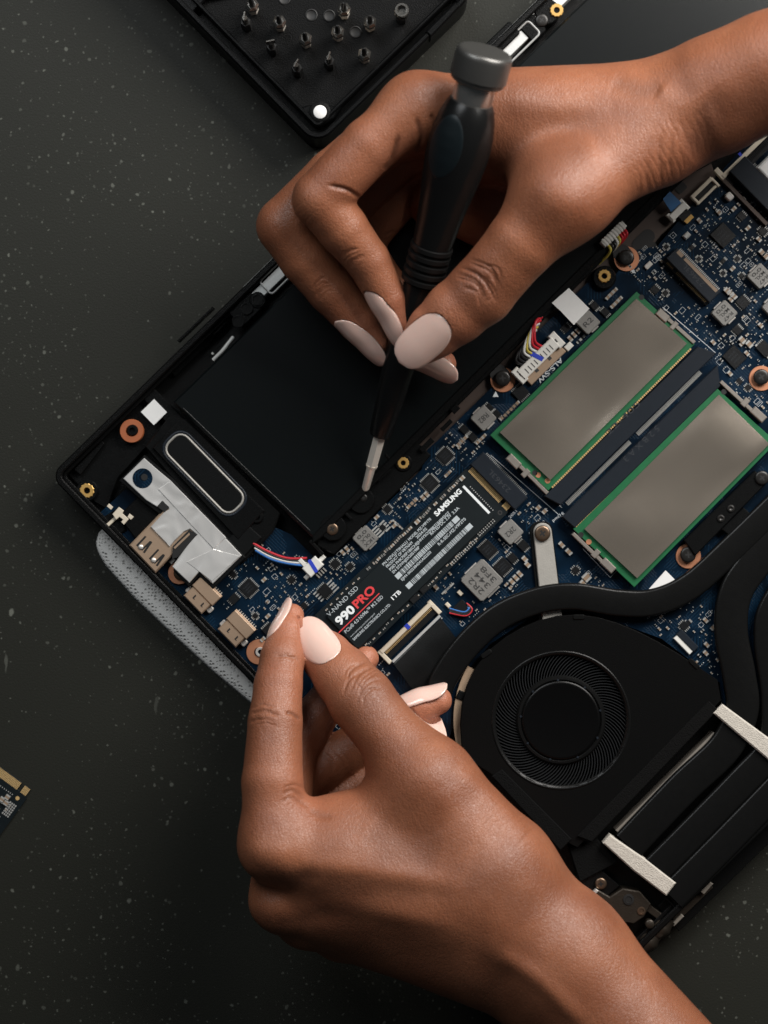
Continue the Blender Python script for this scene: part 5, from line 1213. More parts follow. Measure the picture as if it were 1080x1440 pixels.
# ================================================================== hands
def skin_material():
    m = bpy.data.materials.new("skin"); m.use_nodes = True; nt = m.node_tree; N = nt.nodes.new; L = nt.links.new
    b = nt.nodes["Principled BSDF"]
    tc = N("ShaderNodeTexCoord")
    def noise(sc, det=3, rough=.5):
        n = N("ShaderNodeTexNoise"); n.inputs["Scale"].default_value = sc; n.inputs["Detail"].default_value = det; n.inputs["Roughness"].default_value = rough; L(tc.outputs["Object"], n.inputs["Vector"]); return n
    def mixc(fac, a, bcol):
        x = N("ShaderNodeMix"); x.data_type = 'RGBA'
        if isinstance(a, tuple): x.inputs["A"].default_value = a
        else: L(a, x.inputs["A"])
        x.inputs["B"].default_value = bcol; L(fac, x.inputs["Factor"]); return x.outputs["Result"]
    blot = noise(45, 4); mr = N("ShaderNodeMapRange"); mr.inputs["From Min"].default_value = .35; mr.inputs["From Max"].default_value = .68; L(blot.outputs["Fac"], mr.inputs["Value"])
    c = mixc(mr.outputs[0], (.290, .107, .052, 1), (.190, .063, .029, 1))
    at = N("ShaderNodeAttribute"); at.attribute_name = "tint"; sep = N("ShaderNodeSeparateColor"); L(at.outputs["Color"], sep.inputs[0])
    c = mixc(sep.outputs[0], c, (.42, .158, .092, 1))       # pink finger ends and palm side
    c = mixc(sep.outputs[1], c, (.105, .040, .022, 1))     # darker knuckle skin, and a darker tint along sculpted creases and hollows
    fine = noise(900, 3, .6); mr2 = N("ShaderNodeMapRange"); mr2.inputs["From Min"].default_value = .35; mr2.inputs["From Max"].default_value = .7; mr2.inputs["To Max"].default_value = .30; L(fine.outputs["Fac"], mr2.inputs["Value"])
    c = mixc(mr2.outputs[0], c, (.20, .080, .045, 1))
    L(c, b.inputs["Base Color"])
    b.inputs["Subsurface Weight"].default_value = .07; b.inputs["Subsurface Radius"].default_value = (1.0, .35, .18); b.inputs["Subsurface Scale"].default_value = .0022
    b.inputs["Specular IOR Level"].default_value = .45
    rn = noise(260, 2); rr = N("ShaderNodeMapRange"); rr.inputs["To Min"].default_value = .34; rr.inputs["To Max"].default_value = .52; L(rn.outputs["Fac"], rr.inputs["Value"]); L(rr.outputs[0], b.inputs["Roughness"])
    # skin cells: small lozenge furrows
    wv = N("ShaderNodeVectorMath"); wv.operation = 'ADD'; wn = noise(180, 2); ws = N("ShaderNodeVectorMath"); ws.operation = 'SCALE'; ws.inputs["Scale"].default_value = .0012; L(wn.outputs["Color"], ws.inputs[0]); L(tc.outputs["Object"], wv.inputs[0]); L(ws.outputs[0], wv.inputs[1])
    vo = N("ShaderNodeTexVoronoi"); vo.feature = 'DISTANCE_TO_EDGE'; vo.inputs["Scale"].default_value = 1150; L(wv.outputs[0], vo.inputs["Vector"])
    e = N("ShaderNodeMapRange"); e.inputs["From Max"].default_value = .22; L(vo.outputs["Distance"], e.inputs["Value"])
    mp = N("ShaderNodeMapping"); mp.inputs["Scale"].default_value = (1, .35, .8); mp.inputs["Rotation"].default_value = (0, 0, .7); L(wv.outputs[0], mp.inputs["Vector"])
    vo2 = N("ShaderNodeTexVoronoi"); vo2.feature = 'DISTANCE_TO_EDGE'; vo2.inputs["Scale"].default_value = 620; L(mp.outputs[0], vo2.inputs["Vector"])
    e2 = N("ShaderNodeMapRange"); e2.inputs["From Max"].default_value = .18; L(vo2.outputs["Distance"], e2.inputs["Value"])
    ad = N("ShaderNodeMath"); ad.operation = 'MULTIPLY_ADD'; ad.inputs[1].default_value = .7; L(e2.outputs[0], ad.inputs[0]); L(e.outputs[0], ad.inputs[2])
    bp = N("ShaderNodeBump"); bp.inputs["Strength"].default_value = .40; bp.inputs["Distance"].default_value = .00016; L(ad.outputs[0], bp.inputs["Height"])
    md = noise(140, 3); b2 = N("ShaderNodeBump"); b2.inputs["Strength"].default_value = .14; b2.inputs["Distance"].default_value = .0012; L(md.outputs["Fac"], b2.inputs["Height"]); L(bp.outputs[0], b2.inputs["Normal"]); L(b2.outputs[0], b.inputs["Normal"])
    MATS["skin"] = m
    m = bpy.data.materials.new("nail"); m.use_nodes = True; b = m.node_tree.nodes["Principled BSDF"]
    b.inputs["Base Color"].default_value = (.70, .49, .42, 1); b.inputs["Roughness"].default_value = .13; b.inputs["Subsurface Weight"].default_value = .25; b.inputs["Subsurface Radius"].default_value = (1, .5, .4); b.inputs["Subsurface Scale"].default_value = .001
    b.inputs["Coat Weight"].default_value = .6; b.inputs["Coat Roughness"].default_value = .08
    MATS["nail"] = m
skin_material()

def SP(u, v, z, rpx):                                     # ball at a photo pixel and real height, radius in photo pixels
    p = P(u, v, z); return (np.array(p) * 1000.0, rpx / scale_at(z) * 1000.0)
class Field:
    def __init__(s, lo, hi, h):
        s.h = h; s.lo = np.array(lo, float); n = np.ceil((np.array(hi) - s.lo) / h).astype(int) + 1; s.n = n
        s.d = np.full(n, 30.0, np.float32)
        s.ax = [s.lo[i] + np.arange(n[i]) * h for i in range(3)]
    def box(s, pts, rad, mar):
        lo = np.min([p - r for p, r in zip(pts, rad)], 0) - mar; hi = np.max([p + r for p, r in zip(pts, rad)], 0) + mar
        a = np.clip(np.floor((lo - s.lo) / s.h).astype(int), 0, s.n - 1); b = np.clip(np.ceil((hi - s.lo) / s.h).astype(int) + 1, 1, s.n)
        sl = tuple(slice(x, y) for x, y in zip(a, b)); g = [s.ax[i][sl[i]].astype(np.float32) for i in range(3)]
        return sl, g
def cone_d(g, a, ra, b, rb):
    X, Y, Z = g[0][:, None, None], g[1][None, :, None], g[2][None, None, :]
    d = b - a; L2 = float(d @ d) + 1e-6
    t = np.clip(((X - a[0]) * d[0] + (Y - a[1]) * d[1] + (Z - a[2]) * d[2]) / L2, 0, 1)
    return np.sqrt((X - a[0] - d[0] * t) ** 2 + (Y - a[1] - d[1] * t) ** 2 + (Z - a[2] - d[2] * t) ** 2) - (ra + (rb - ra) * t)
def smin(a, b, k):
    h = np.maximum(k - np.abs(a - b), 0) / k
    return np.minimum(a, b) - h * h * k * .25
def add_body(F, segs, k=9.0):
    for (a, ra), (b, rb) in segs:
        sl, g = F.box([a, b], [ra, rb], k + 2); F.d[sl] = smin(F.d[sl], cone_d(g, a, ra, b, rb), k)
def add_finger(F, balls, kroot=8.0, ktip=.5, reach=24.0, kin=1.0, extra=()):
    pts = [p for p, r in balls] + [p for p, r in extra]; rad = [r for p, r in balls] + [r for p, r in extra]
    sl, g = F.box(pts, rad, 12); f = None
    for (a, ra), (b, rb) in zip(balls, balls[1:]):
        c = cone_d(g, a, ra, b, rb); f = c if f is None else smin(f, c, kin)
    for (p, r) in extra:
        c = cone_d(g, p, r, p + 1e-3, r); f = smin(f, c, kin)
    X, Y, Z = g[0][:, None, None], g[1][None, :, None], g[2][None, None, :]; p = balls[0][0]
    dist = np.sqrt((X - p[0]) ** 2 + (Y - p[1]) ** 2 + (Z - p[2]) ** 2)
    w = np.clip(1.6 - dist / reach, 0, 1); w = w * w * (3 - 2 * w)
    F.d[sl] = smin(F.d[sl], f, (ktip + (kroot - ktip) * w).astype(np.float32))
def surface_nets(F):
    d = F.d; ins = d < 0; n = d.shape
    c = np.zeros((n[0] - 1, n[1] - 1, n[2] - 1), np.uint8)
    for i in (0, 1):
        for j in (0, 1):
            for k in (0, 1): c += ins[i:n[0] - 1 + i, j:n[1] - 1 + j, k:n[2] - 1 + k]
    act = (c > 0) & (c < 8); idx = np.argwhere(act); ids = -np.ones(c.shape, np.int32); ids[act] = np.arange(len(idx))
    acc = np.zeros((len(idx), 3)); cnt = np.zeros(len(idx))
    corners = [(i, j, k) for i in (0, 1) for j in (0, 1) for k in (0, 1)]
    val = {q: d[idx[:, 0] + q[0], idx[:, 1] + q[1], idx[:, 2] + q[2]] for q in corners}
    for q in corners:
        for ax in range(3):
            if q[ax] == 0:
                q2 = list(q); q2[ax] = 1; q2 = tuple(q2); a, b = val[q], val[q2]; m = (a < 0) != (b < 0)
                t = np.where(m, a / np.where(a - b == 0, 1, a - b), 0); p = np.tile(np.array(q, float), (len(idx), 1)); p[:, ax] = t
                acc[m] += p[m]; cnt[m] += 1
    V = F.lo + (idx + acc / cnt[:, None]) * F.h
    faces = []
    for ax in range(3):
        o = [a for a in range(3) if a != ax]; s0 = [slice(None)] * 3; s1 = [slice(None)] * 3; s0[ax] = slice(0, -1); s1[ax] = slice(1, None)
        A, B = ins[tuple(s0)], ins[tuple(s1)]; e = np.argwhere(A != B)
        ok = (e[:, o[0]] > 0) & (e[:, o[1]] > 0) & (e[:, o[0]] < n[o[0]] - 1) & (e[:, o[1]] < n[o[1]] - 1); e = e[ok]; flip = A[tuple(e.T)]
        def cid(da, db):
            q = e.copy(); q[:, o[0]] += da; q[:, o[1]] += db; return ids[tuple(q.T)]
        Q = np.stack([cid(-1, -1), cid(0, -1), cid(0, 0), cid(-1, 0)], 1)
        if ax == 1: flip = ~flip
        Q[~flip] = Q[~flip][:, ::-1]; faces.append(Q)
    return V, np.concatenate(faces)
def to_px(V):                                             # millimetre points -> photo pixels
    s = FPX / (CAM_H - V[:, 2] / 1000); return np.stack([540 + V[:, 0] / 1000 * s, 720 - V[:, 1] / 1000 * s], 1)
def vnormals(V, Q):
    n = np.cross(V[Q[:, 2]] - V[Q[:, 0]], V[Q[:, 3]] - V[Q[:, 1]]); N = np.zeros_like(V)
    for k in range(4): np.add.at(N, Q[:, k], n)
    return N / (np.linalg.norm(N, axis=1, keepdims=True) + 1e-9)
def seg_dist(p, a, b):
    d = b - a; t = np.clip(((p - a) @ d) / (d @ d + 1e-9), 0, 1); return np.linalg.norm(p - (a + t[:, None] * d), axis=1), t
def sculpt(V, Q, creases):
    N = vnormals(V, Q); uv = to_px(V); dz = np.zeros(len(V)); dark = np.zeros(len(V))
    for (pts, w, depth, zr) in creases:
        short = len(pts) < 3
        pts = [np.array(p, float) for p in pts]
        if len(pts) > 2:
            pts = [np.array(q[:2]) for q in smooth_path([Vector((p[0], p[1], 0)) for p in pts], 6)]
        m = (N[:, 2] > 0.0) & (V[:, 2] > zr[0]) & (V[:, 2] < zr[1]); best = np.full(len(V), 99.0); par = np.zeros(len(V)); n = len(pts) - 1
        lo = np.min(pts, 0) - 4 * w; hi = np.max(pts, 0) + 4 * w; m &= (uv[:, 0] > lo[0]) & (uv[:, 0] < hi[0]) & (uv[:, 1] > lo[1]) & (uv[:, 1] < hi[1]); ix = np.where(m)[0]
        if not len(ix): continue
        for i in range(n):
            dd, t = seg_dist(uv[ix], pts[i], pts[i + 1]); up = dd < best[ix]; j = ix[up]; best[j] = dd[up]; par[j] = (i + t[up]) / n
        g = np.exp(-(best[ix] / w) ** 2) * (1.0 if w > 8 and short else np.clip(np.sin(np.pi * np.clip(par[ix] * .9 + .05, 0, 1)) * 1.6, 0, 1))
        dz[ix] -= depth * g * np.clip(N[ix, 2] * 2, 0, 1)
        if depth > 0: dark[ix] = np.maximum(dark[ix], g * min(1, depth * .95))  # deeper creases and hollows get a darker tint
    return V + N * dz[:, None], dark
def smooth_mesh(V, Q, it, lam=.5):
    e = np.concatenate([Q[:, [0, 1]], Q[:, [1, 2]], Q[:, [2, 3]], Q[:, [3, 0]]]); e = np.concatenate([e, e[:, ::-1]])
    for _ in range(it):
        S_ = np.zeros_like(V); c = np.zeros(len(V)); np.add.at(S_, e[:, 0], V[e[:, 1]]); np.add.at(c, e[:, 0], 1); V = V + lam * (S_ / np.maximum(c, 1)[:, None] - V)
    return V
def subdivide(V, Q):
    E = np.concatenate([Q[:, [0, 1]], Q[:, [1, 2]], Q[:, [2, 3]], Q[:, [3, 0]]]).astype(np.int64); E.sort(axis=1); key = E[:, 0] * len(V) + E[:, 1]
    u, inv = np.unique(key, return_inverse=True); a, b = u // len(V), u % len(V); n = len(Q); e = [inv[i * n:(i + 1) * n] + len(V) for i in range(4)]
    f = np.arange(n) + len(V) + len(u); V2 = np.concatenate([V, (V[a] + V[b]) / 2, V[Q].mean(1)])
    Q2 = np.concatenate([np.stack([Q[:, i], e[i], f, e[(i + 3) % 4]], 1) for i in range(4)]); return V2, Q2
def fan(c, d, n, length, gap, bow, depth, w=1.7, zr=(0, 200), seed=1):
    """a set of fine joint wrinkles: c centre pixel, d direction across the wrinkles (pixels)"""
    r = random.Random(seed); d = Vector(d).normalized(); e = Vector((-d.y, d.x)); out = []
    for i in range(n):
        k = i - (n - 1) / 2; l = length * (1 - .10 * abs(k)) * r.uniform(.55, 1.0); o = Vector(c) + d * (k * gap + r.uniform(-.25, .25) * gap) + e * r.uniform(-.12, .12) * length
        pts = []
        for q in (-1, -.5, 0, .5, 1): pts.append(tuple(o + e * (q * l / 2) + d * (bow * (1 - q * q) + r.uniform(-1, 1) * gap * .22)))
        out.append((pts, w * r.uniform(.8, 1.3), depth * r.uniform(.5, 1.1), zr))
    return out
def spot(V, c, r): return np.exp(-(np.linalg.norm(V - c, axis=1) / r) ** 2)
FIELDS = {}; HANDV = {}
def sample(F, p):
    i = np.clip(np.round((p - F.lo) / F.h).astype(int), 0, F.n - 1); return F.d[tuple(i)]
def make_hand(name, label, body, fingers, creases, pink, brown, bounds, body_k=9.0):
    F = Field(bounds[0], bounds[1], 0.8)
    add_body(F, body, body_k)
    for f in fingers: add_finger(F, **f)
    V, Q = surface_nets(F); V = smooth_mesh(V, Q, 2); V, Q = subdivide(V, Q); V = smooth_mesh(V, Q, 2)
    V, dark = sculpt(V, Q, creases)
    red = np.zeros(len(V))
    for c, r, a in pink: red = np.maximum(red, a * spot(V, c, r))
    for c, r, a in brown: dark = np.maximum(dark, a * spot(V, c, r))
    org = np.array([V[:, 0].mean(), V[:, 1].mean(), V[:, 2].min()]); me = bpy.data.meshes.new(name)
    me.vertices.add(len(V)); me.vertices.foreach_set("co", ((V - org) / 1000).ravel()); me.loops.add(Q.size); me.loops.foreach_set("vertex_index", Q.ravel().astype(np.int32))
    me.polygons.add(len(Q)); me.polygons.foreach_set("loop_start", np.arange(len(Q), dtype=np.int32) * 4); me.polygons.foreach_set("loop_total", np.full(len(Q), 4, np.int32))
    me.update(calc_edges=True); me.polygons.foreach_set("use_smooth", [True] * len(Q))
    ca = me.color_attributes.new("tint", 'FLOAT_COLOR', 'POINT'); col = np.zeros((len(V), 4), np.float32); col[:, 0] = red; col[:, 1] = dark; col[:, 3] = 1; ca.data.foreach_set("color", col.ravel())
    me.materials.append(MATS["skin"]); me.validate()
    o = link(name, me, None, org / 1000); tag(o, label, "hand", "hands of the person at work"); FIELDS[o.name] = F; HANDV[o.name] = (V, org); return o
def nail(parent, joint, tip, up, s0, s1, width, phi, over=0.35, shape=2.6, point=.8, lift=.0, curve=0.06):
    """joint/tip: (centre mm, radius mm); nail runs from s0 (fraction joint->tip) to s1; up: rough outward direction"""
    a, ra = joint; b, rb = tip; ax = b - a; L_ = np.linalg.norm(ax); ax = ax / L_; up = np.array(up, float); up -= ax * (up @ ax); up /= np.linalg.norm(up); sd = np.cross(ax, up)
    F = FIELDS[parent.name]; ns, nt_ = 26, 16; top = []; bot = []; prof = []
    for i in range(ns + 1):                               # distance from the axis out to the skin, along the nail's middle
        c = a + ax * ((s0 + (s1 - s0) * i / ns) * L_); r = 0.0
        while r < 16 and sample(F, c + up * r) < 0: r += .1
        prof.append(r)
    SS = [s0 + (s1 - s0) * i / ns for i in range(ns + 1)]; kend = max(i for i in range(ns + 1) if SS[i] <= .97); k0 = max(0, kend - 5)
    slope = max(-.16, min(0, (prof[kend] - prof[k0]) / max(1e-3, (SS[kend] - SS[k0]) * L_)))
    for i in range(kend + 1, ns + 1): prof[i] = prof[kend] + slope * (SS[i] - SS[kend]) * L_
    for _ in range(14): prof = [prof[0]] + [(prof[i - 1] + 2 * prof[i] + prof[i + 1]) / 4 for i in range(1, ns)] + [prof[ns]]
    def half(q):
        e = 2 * q - 1; w = (1 - abs(e) ** (2.4 if e < 0 else shape)) ** (.5 if e < 0 else .55) if abs(e) < 1 else 0.0
        return w * (1 - (1 - point) * e) if e > 0 else w
    Rw = float(np.mean(prof[:ns // 2]))
    V, org = HANDV[parent.name]; rel = V - a; sv = rel @ ax / L_; yv = rel @ up; ph_ = np.arcsin(np.clip(rel @ sd / Rw, -1, 1))
    qv = (sv - s0) / (s1 - s0); hw = np.interp(qv, np.linspace(0, 1, 101), [half(x / 100) for x in range(101)], left=0, right=0) * phi * 1.02
    ty = np.interp(qv, np.linspace(0, 1, ns + 1), prof) - Rw * (1 - np.cos(ph_)) - .45; m = (qv > 0) & (qv < 1) & (np.abs(ph_) < hw) & (yv > ty) & (yv < ty + 2.4)
    V = V + up * np.where(m, ty - yv, 0)[:, None]
    HANDV[parent.name] = (V, org); parent.data.vertices.foreach_set("co", ((V - org) / 1000).ravel()); parent.data.update()
    for i in range(ns + 1):
        q = i / ns; s = s0 + (s1 - s0) * q
        e = 2 * q - 1; wsh = half(q)
        R_ = prof[i]; beyond = max(0, s - 1.0) * L_
        for j in range(nt_ + 1):
            t = 2 * j / nt_ - 1; ph = t * phi * max(wsh, .02); flat = .80
            sink = -.12 * math.exp(-q * 12) - .10 * abs(t) ** 3 * max(0, 1 - q * 1.1)
            rr = R_ + over + sink + lift * q; x = math.sin(ph) * Rw * width; y = rr - Rw * (1 - math.cos(ph)) - curve * beyond * beyond * .25 - .12 * (e * e if e > 0 else 0)
            c = a + ax * (s * L_) + up * y + sd * x; top.append(c); bot.append(c - up * (.55 if q > .1 else .3))
    n1 = nt_ + 1; fs = []; m_ = len(top)
    for i in range(ns):
        for j in range(nt_):
            k = i * n1 + j; fs += [(k, k + n1, k + n1 + 1, k + 1), (m_ + k, m_ + k + 1, m_ + k + n1 + 1, m_ + k + n1)]
    for i in range(ns): k = i * n1; fs += [(k, m_ + k, m_ + k + n1, k + n1), (k + nt_, k + n1 + nt_, m_ + k + n1 + nt_, m_ + k + nt_)]
    for j in range(nt_): fs += [(j, j + 1, m_ + j + 1, m_ + j), (ns * n1 + j, m_ + ns * n1 + j, m_ + ns * n1 + j + 1, ns * n1 + j + 1)]
    mb = MB(); mb.add([tuple(p / 1000) for p in top + bot], fs); return build("nail", mb, "nail", parent, smooth=True)

# ---------------- upper hand (holds the screwdriver)
I = [SP(588, 152, 67, 44), SP(520, 205, 67, 40), SP(450, 280, 64, 39), SP(482, 322, 60, 36), SP(517, 366, 55, 31), SP(545, 420, 50, 27), SP(560, 455, 47, 20)]
Mi = [SP(575, 165, 53, 44), SP(470, 250, 52, 40), SP(402, 318, 49, 41), SP(430, 362, 46, 38), SP(466, 408, 42, 34), SP(505, 455, 38.5, 28), SP(527, 484, 37, 20)]
Ri = [SP(590, 185, 39, 40), SP(480, 290, 35, 38), SP(428, 350, 32, 38), SP(475, 410, 28, 32), SP(535, 458, 26.5, 30), SP(590, 495, 28, 26), SP(622, 512, 29, 20)]
Pi = [SP(625, 205, 30, 36), SP(540, 300, 25, 32), SP(505, 345, 23, 31), SP(545, 400, 22, 26), SP(590, 435, 22, 23), SP(620, 455, 22.5, 18)]
Th = [SP(790, 280, 72, 58), SP(735, 340, 70, 49), SP(676, 410, 63, 47), SP(640, 440, 60, 44), SP(610, 466, 57, 38), SP(594, 482, 56, 31)]
W1, W2 = SP(925, 168, 58, 70), SP(930, 172, 42, 66)
body = [
    (SP(1240, 34, 84, 76), SP(1080, 100, 72, 74)), (SP(1240, 40, 64, 74), SP(1080, 102, 53, 72)),
    (SP(1080, 100, 72, 74), SP(1000, 136, 65, 75)), (SP(1080, 102, 53, 72), SP(1000, 138, 47, 73)), (SP(1000, 136, 65, 75), W1), (SP(1000, 138, 47, 73), W2), (SP(860, 210, 44, 58), SP(690, 300, 33, 42)), (SP(690, 300, 33, 42), SP(610, 280, 30, 40)),
    (W1, SP(585, 155, 63, 47)), (W1, SP(580, 168, 53, 44)), (W2, SP(595, 188, 40, 42)), (W2, SP(630, 205, 30, 38)),
    (SP(860, 178, 58, 65), SP(700, 165, 57, 52)), (SP(850, 190, 46, 65), SP(690, 200, 45, 52)),
    (SP(910, 200, 65, 64), SP(793, 270, 72, 57)), (SP(800, 250, 65, 52), SP(690, 185, 54, 40)),
]
fingers = [dict(balls=I, reach=20, kroot=9), dict(balls=Mi, reach=18, kroot=6), dict(balls=Ri, reach=16, kroot=6), dict(balls=Pi, reach=16, kroot=6), dict(balls=Th, reach=26, kroot=14, kin=2)]
ANY = (0, 200)
cre = [
    ([(463, 261), (490, 268), (516, 286)], 3.0, .8, (54, 120)), ([(560, 192), (552, 225), (540, 240)], 4, .8, (35, 120)), ([(585, 165), (592, 195), (586, 215)], 4, .7, (35, 120)), ([(605, 160), (618, 185)], 4, .6, (35, 120)),
    ([(540, 332), (552, 326), (560, 330)], 2.6, .3, ANY),
    # joint wrinkles
    # wrist folds
    ([(930, 190), (926, 215), (930, 245)], 4, .28, ANY), ([(950, 180), (942, 215), (944, 240)], 3.5, .25, ANY), ([(912, 225), (909, 250), (914, 275)], 3.5, .22, ANY), ([(925, 255), (932, 240), (940, 228)], 3.5, .2, ANY), ([(900, 262), (896, 280), (898, 296)], 4, .2, ANY),
    ([(985, 135), (1002, 165), (990, 195), (965, 215)], 30, .8, ANY), ([(925, 126), (952, 142), (985, 160)], 20, -.9, ANY), ([(772, 272), (784, 284)], 30, -1.3, ANY), ([(700, 135), (780, 150), (860, 150)], 20, -.7, ANY), ([(690, 210), (760, 220), (830, 200)], 34, .5, ANY),
    ([(1000, 165), (1050, 150), (1110, 125)], 36, .5, ANY), ([(860, 110), (900, 128), (930, 122)], 16, .5, ANY),
]
cre += fan((676, 400), (-.62, .62), 8, 74, 6.5, -9, .42, 1.8, seed=3) + fan((682, 404), (.75, .5), 4, 34, 9, 4, .25, 1.5, seed=4)
cre += fan((497, 362), (.55, .8), 5, 30, 5, -3, .30, 1.6, seed=5) + fan((455, 405), (.6, .75), 5, 32, 5, -3, .30, 1.6, seed=6)
cre += fan((925, 235), (.9, -.35), 8, 70, 9, 5, .16, 1.8, seed=7) + fan((960, 190), (.9, -.3), 7, 80, 10, 5, .12, 1.8, seed=8) + fan((670, 130), (1, .1), 7, 46, 8, 3, .12, 1.8, seed=9) + fan((430, 300), (.7, .7), 4, 40, 8, -4, .10, 1.8, seed=10)
pink = [(I[-1][0], 12, .9), (Mi[-1][0], 12, .9), (Ri[-1][0], 14, .9), (Th[-1][0], 17, .75), (I[1][0] + np.array([8, -6, 0]), 14, .35), (SP(690, 260, 60, 1)[0], 16, .4), (I[4][0], 8, .35)]
brown = [(Th[2][0] + np.array([0, 0, 9]), 11, .55), (I[4][0] + np.array([-6, -3, 2]), 8, .5), (Mi[4][0] + np.array([-4, -3, 4]), 8, .5), (SP(700, 160, 80, 1)[0], 24, .30), (SP(960, 150, 80, 1)[0], 20, .25), (I[2][0] + np.array([-8, 2, 0]), 12, .3), (Mi[2][0] + np.array([-8, 0, 0]), 12, .25)]
HR = make_hand("person_hand", "hand pinching the screwdriver, forearm reaching in above the memory modules", body, fingers, cre, pink, brown, ((-52, 40, 10), (192, 190, 118)))
nail(HR, Th[2], Th[-1], (-.06, -.06, 1), .50, 1.36, 1.0, .80, shape=3.4, point=.96, over=.12)
nail(HR, I[4], I[-1], (-.80, -.35, .72), .34, 1.30, 1.0, .85, shape=3.2, point=.94, over=.12)
nail(HR, Mi[4], Mi[-1], (-.70, -.55, .70), .36, 1.32, 1.0, .85, shape=3.2, point=.94, over=.12)
nail(HR, Ri[4], Ri[-1], (-.1, -.75, .75), .45, 1.30, 1.0, .85, shape=3.2, point=.94, over=.12)

# ---------------- lower hand (holds the end of the drive)
I = [SP(388, 1185, 60, 47), SP(383, 1100, 58, 43), SP(387, 1015, 52, 38), SP(391, 965, 47, 34), SP(397, 925, 42, 31), SP(404, 888, 36, 25), SP(410, 866, 33, 18)]
Mi = [SP(398, 1265, 48, 44), SP(396, 1165, 40, 38), SP(412, 1062, 31, 34), SP(440, 1012, 27, 31), SP(470, 975, 24, 28), SP(500, 942, 20.5, 25), SP(514, 926, 18.5, 19)]
Ri = [SP(430, 1290, 38, 40), SP(405, 1190, 30, 36), SP(420, 1103, 26, 34), SP(482, 1060, 24.5, 32), SP(540, 1022, 24, 29), SP(592, 992, 24, 26), SP(616, 985, 24.5, 20)]
Pi = [SP(480, 1310, 30, 36), SP(432, 1220, 25, 32), SP(450, 1150, 23, 31), SP(508, 1102, 22, 28), SP(558, 1062, 21.5, 24), SP(596, 1038, 21.5, 20), SP(612, 1030, 21.5, 16)]
Th = [SP(596, 1094, 58, 54), SP(558, 1047, 55, 47), SP(508, 984, 48, 46), SP(482, 950, 42, 41), SP(458, 922, 37, 35), SP(446, 908, 35, 28)]
W1, W2 = SP(690, 1262, 54, 96), SP(668, 1308, 46, 88)
body = [
    (SP(960, 1540, 66, 98), SP(790, 1345, 58, 90)), (SP(945, 1550, 50, 94), SP(765, 1362, 44, 86)), (SP(790, 1345, 58, 90), W1), (SP(765, 1362, 44, 86), W2),
    (W1, SP(392, 1190, 60, 49)), (W1, SP(402, 1262, 48, 46)), (W2, SP(436, 1288, 38, 42)), (W2, SP(484, 1308, 30, 38)),
    (SP(640, 1240, 56, 84), SP(490, 1200, 58, 56)), (SP(600, 1275, 46, 76), SP(470, 1255, 47, 58)),
    (SP(690, 1215, 60, 80), SP(610, 1110, 58, 58)), (SP(590, 1140, 54, 54), SP(460, 1160, 54, 40)), (SP(640, 1160, 58, 60), SP(560, 1170, 56, 52)),
]
fingers = [dict(balls=I, reach=20, kroot=9), dict(balls=Mi, reach=16, kroot=6), dict(balls=Ri, reach=16, kroot=6), dict(balls=Pi, reach=16, kroot=6), dict(balls=Th, reach=26, kroot=14, kin=2)]
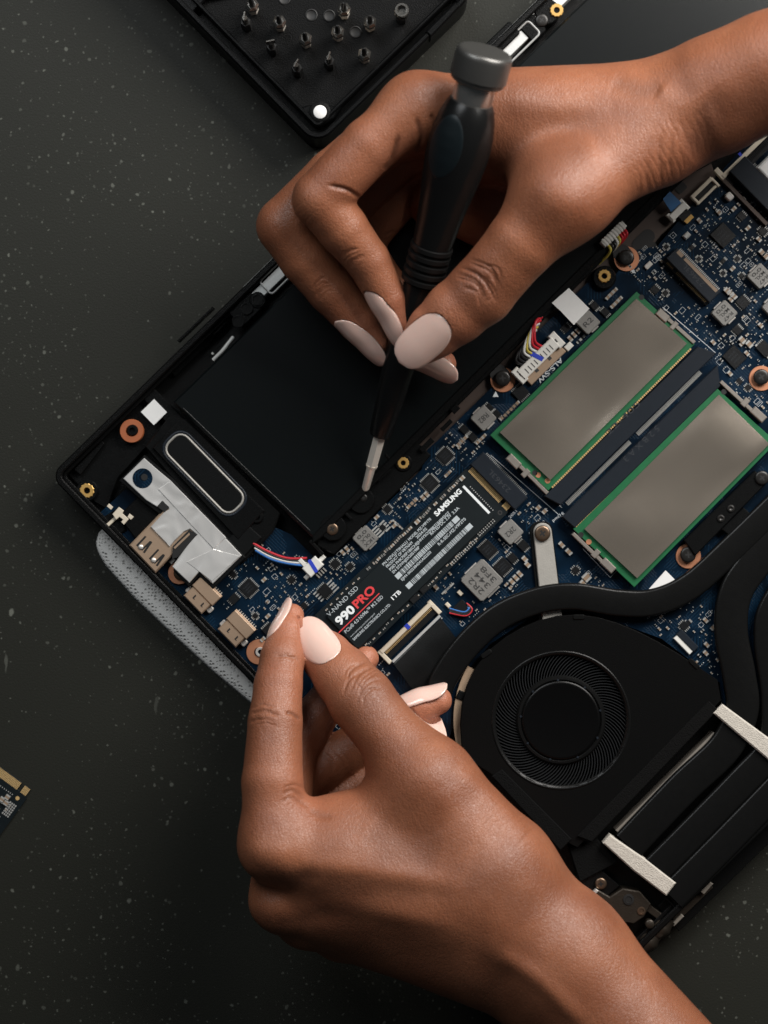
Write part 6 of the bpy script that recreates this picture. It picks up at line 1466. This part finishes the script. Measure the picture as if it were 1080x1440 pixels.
cre = [
    ([(402, 1002), (412, 1004), (422, 1012)], 2.6, .6, (30, 120)), ([(352, 1004), (372, 1000), (392, 1006)], 3, .4, (30, 120)), ([(352, 1016), (366, 1010)], 2.5, .3, ANY), ([(388, 925), (402, 922), (420, 928)], 2.4, .3, ANY),
    ([(398, 1118), (412, 1112), (430, 1124)], 3.4, .35, ANY), ([(395, 1128), (412, 1122), (436, 1136)], 3.4, .3, ANY), ([(400, 1108), (415, 1104), (426, 1108)], 2.8, .2, ANY),
    ([(436, 1138), (450, 1147), (468, 1148)], 5, .3, (30, 120)),
    # knuckle hollows, tendons, thumb metacarpal
    ([(345, 1238), (370, 1243), (410, 1240), (450, 1228)], 14, .5, ANY), ([(385, 1300), (420, 1296), (470, 1280)], 14, .4, ANY), ([(368, 1202), (390, 1205)], 22, -1.0, ANY), ([(365, 1274), (390, 1276)], 20, -.9, ANY),
    ([(420, 1215), (520, 1225), (640, 1245)], 15, -.6, ANY), ([(440, 1285), (540, 1262), (640, 1250)], 20, .3, ANY), ([(440, 1245), (520, 1250), (600, 1256)], 22, .4, ANY), ([(440, 1270), (530, 1282), (640, 1304)], 14, -.5, ANY),
    ([(606, 1092), (622, 1112)], 32, -.9, ANY), ([(520, 1160), (560, 1185), (620, 1200)], 34, .5, ANY), ([(650, 1230), (700, 1250), (760, 1290)], 34, .4, ANY), ([(700, 1340), (760, 1380), (820, 1440)], 14, -1.1, ANY),
    ([(640, 1080), (700, 1130), (740, 1180)], 16, -.8, ANY),
]
cre += fan((512, 958), (.62, .68), 8, 70, 6, -8, .40, 1.8, seed=13) + fan((512, 958), (.7, -.5), 4, 30, 9, 4, .22, 1.5, seed=14)
cre += fan((372, 1008), (.05, 1), 5, 40, 6, -3, .22, 1.7, seed=15) + fan((412, 1122), (.3, 1), 5, 34, 7, -4, .12, 1.8, seed=16) + fan((400, 925), (0, 1), 3, 40, 6, -2, .15, 1.6, seed=17) + fan((720, 1170), (.7, .72), 9, 90, 10, -4, .10, 2.0, seed=18) + fan((470, 1070), (.8, -.5), 4, 40, 8, 3, .3, 1.8, seed=19)
pink = [(I[-1][0], 15, .85), (Ri[-1][0], 15, .95), (Pi[-1][0], 13, .9), (Mi[-1][0], 12, .9), (Th[-1][0], 17, .7), (Th[3][0] + np.array([-6, -6, 0]), 11, .4), (SP(420, 1110, 60, 1)[0], 14, .35), (I[3][0] + np.array([5, 0, 4]), 16, .35)]
brown = [(Th[2][0] + np.array([2, 0, 8]), 11, .5), (SP(365, 1010, 60, 1)[0], 10, .35), (SP(352, 1205, 60, 1)[0], 16, .35), (SP(370, 1280, 50, 1)[0], 14, .3), (SP(480, 1270, 55, 1)[0], 22, .2), (SP(740, 1330, 70, 1)[0], 26, .15)]
HL = make_hand("person_hand", "hand gripping the end of the solid-state drive beside the fan", body, fingers, cre, pink, brown, ((-58, -236, 8), (142, -28, 98)))
nail(HL, Th[2], Th[-1], (.12, .16, 1), .52, 1.36, 1.0, .80, shape=3.4, point=.96, over=.12)
nail(HL, I[4], I[-1], (-.95, .15, .40), .30, 1.36, 1.0, .85, shape=3.2, point=.94, over=.12)
nail(HL, Ri[4], Ri[-1], (.0, .95, .32), .32, 1.26, 1.0, .85, shape=3.2, point=.94, over=.12)
nail(HL, Pi[4], Pi[-1], (.0, .92, .40), .38, 1.28, 1.0, .85, shape=3.2, point=.94, over=.12)
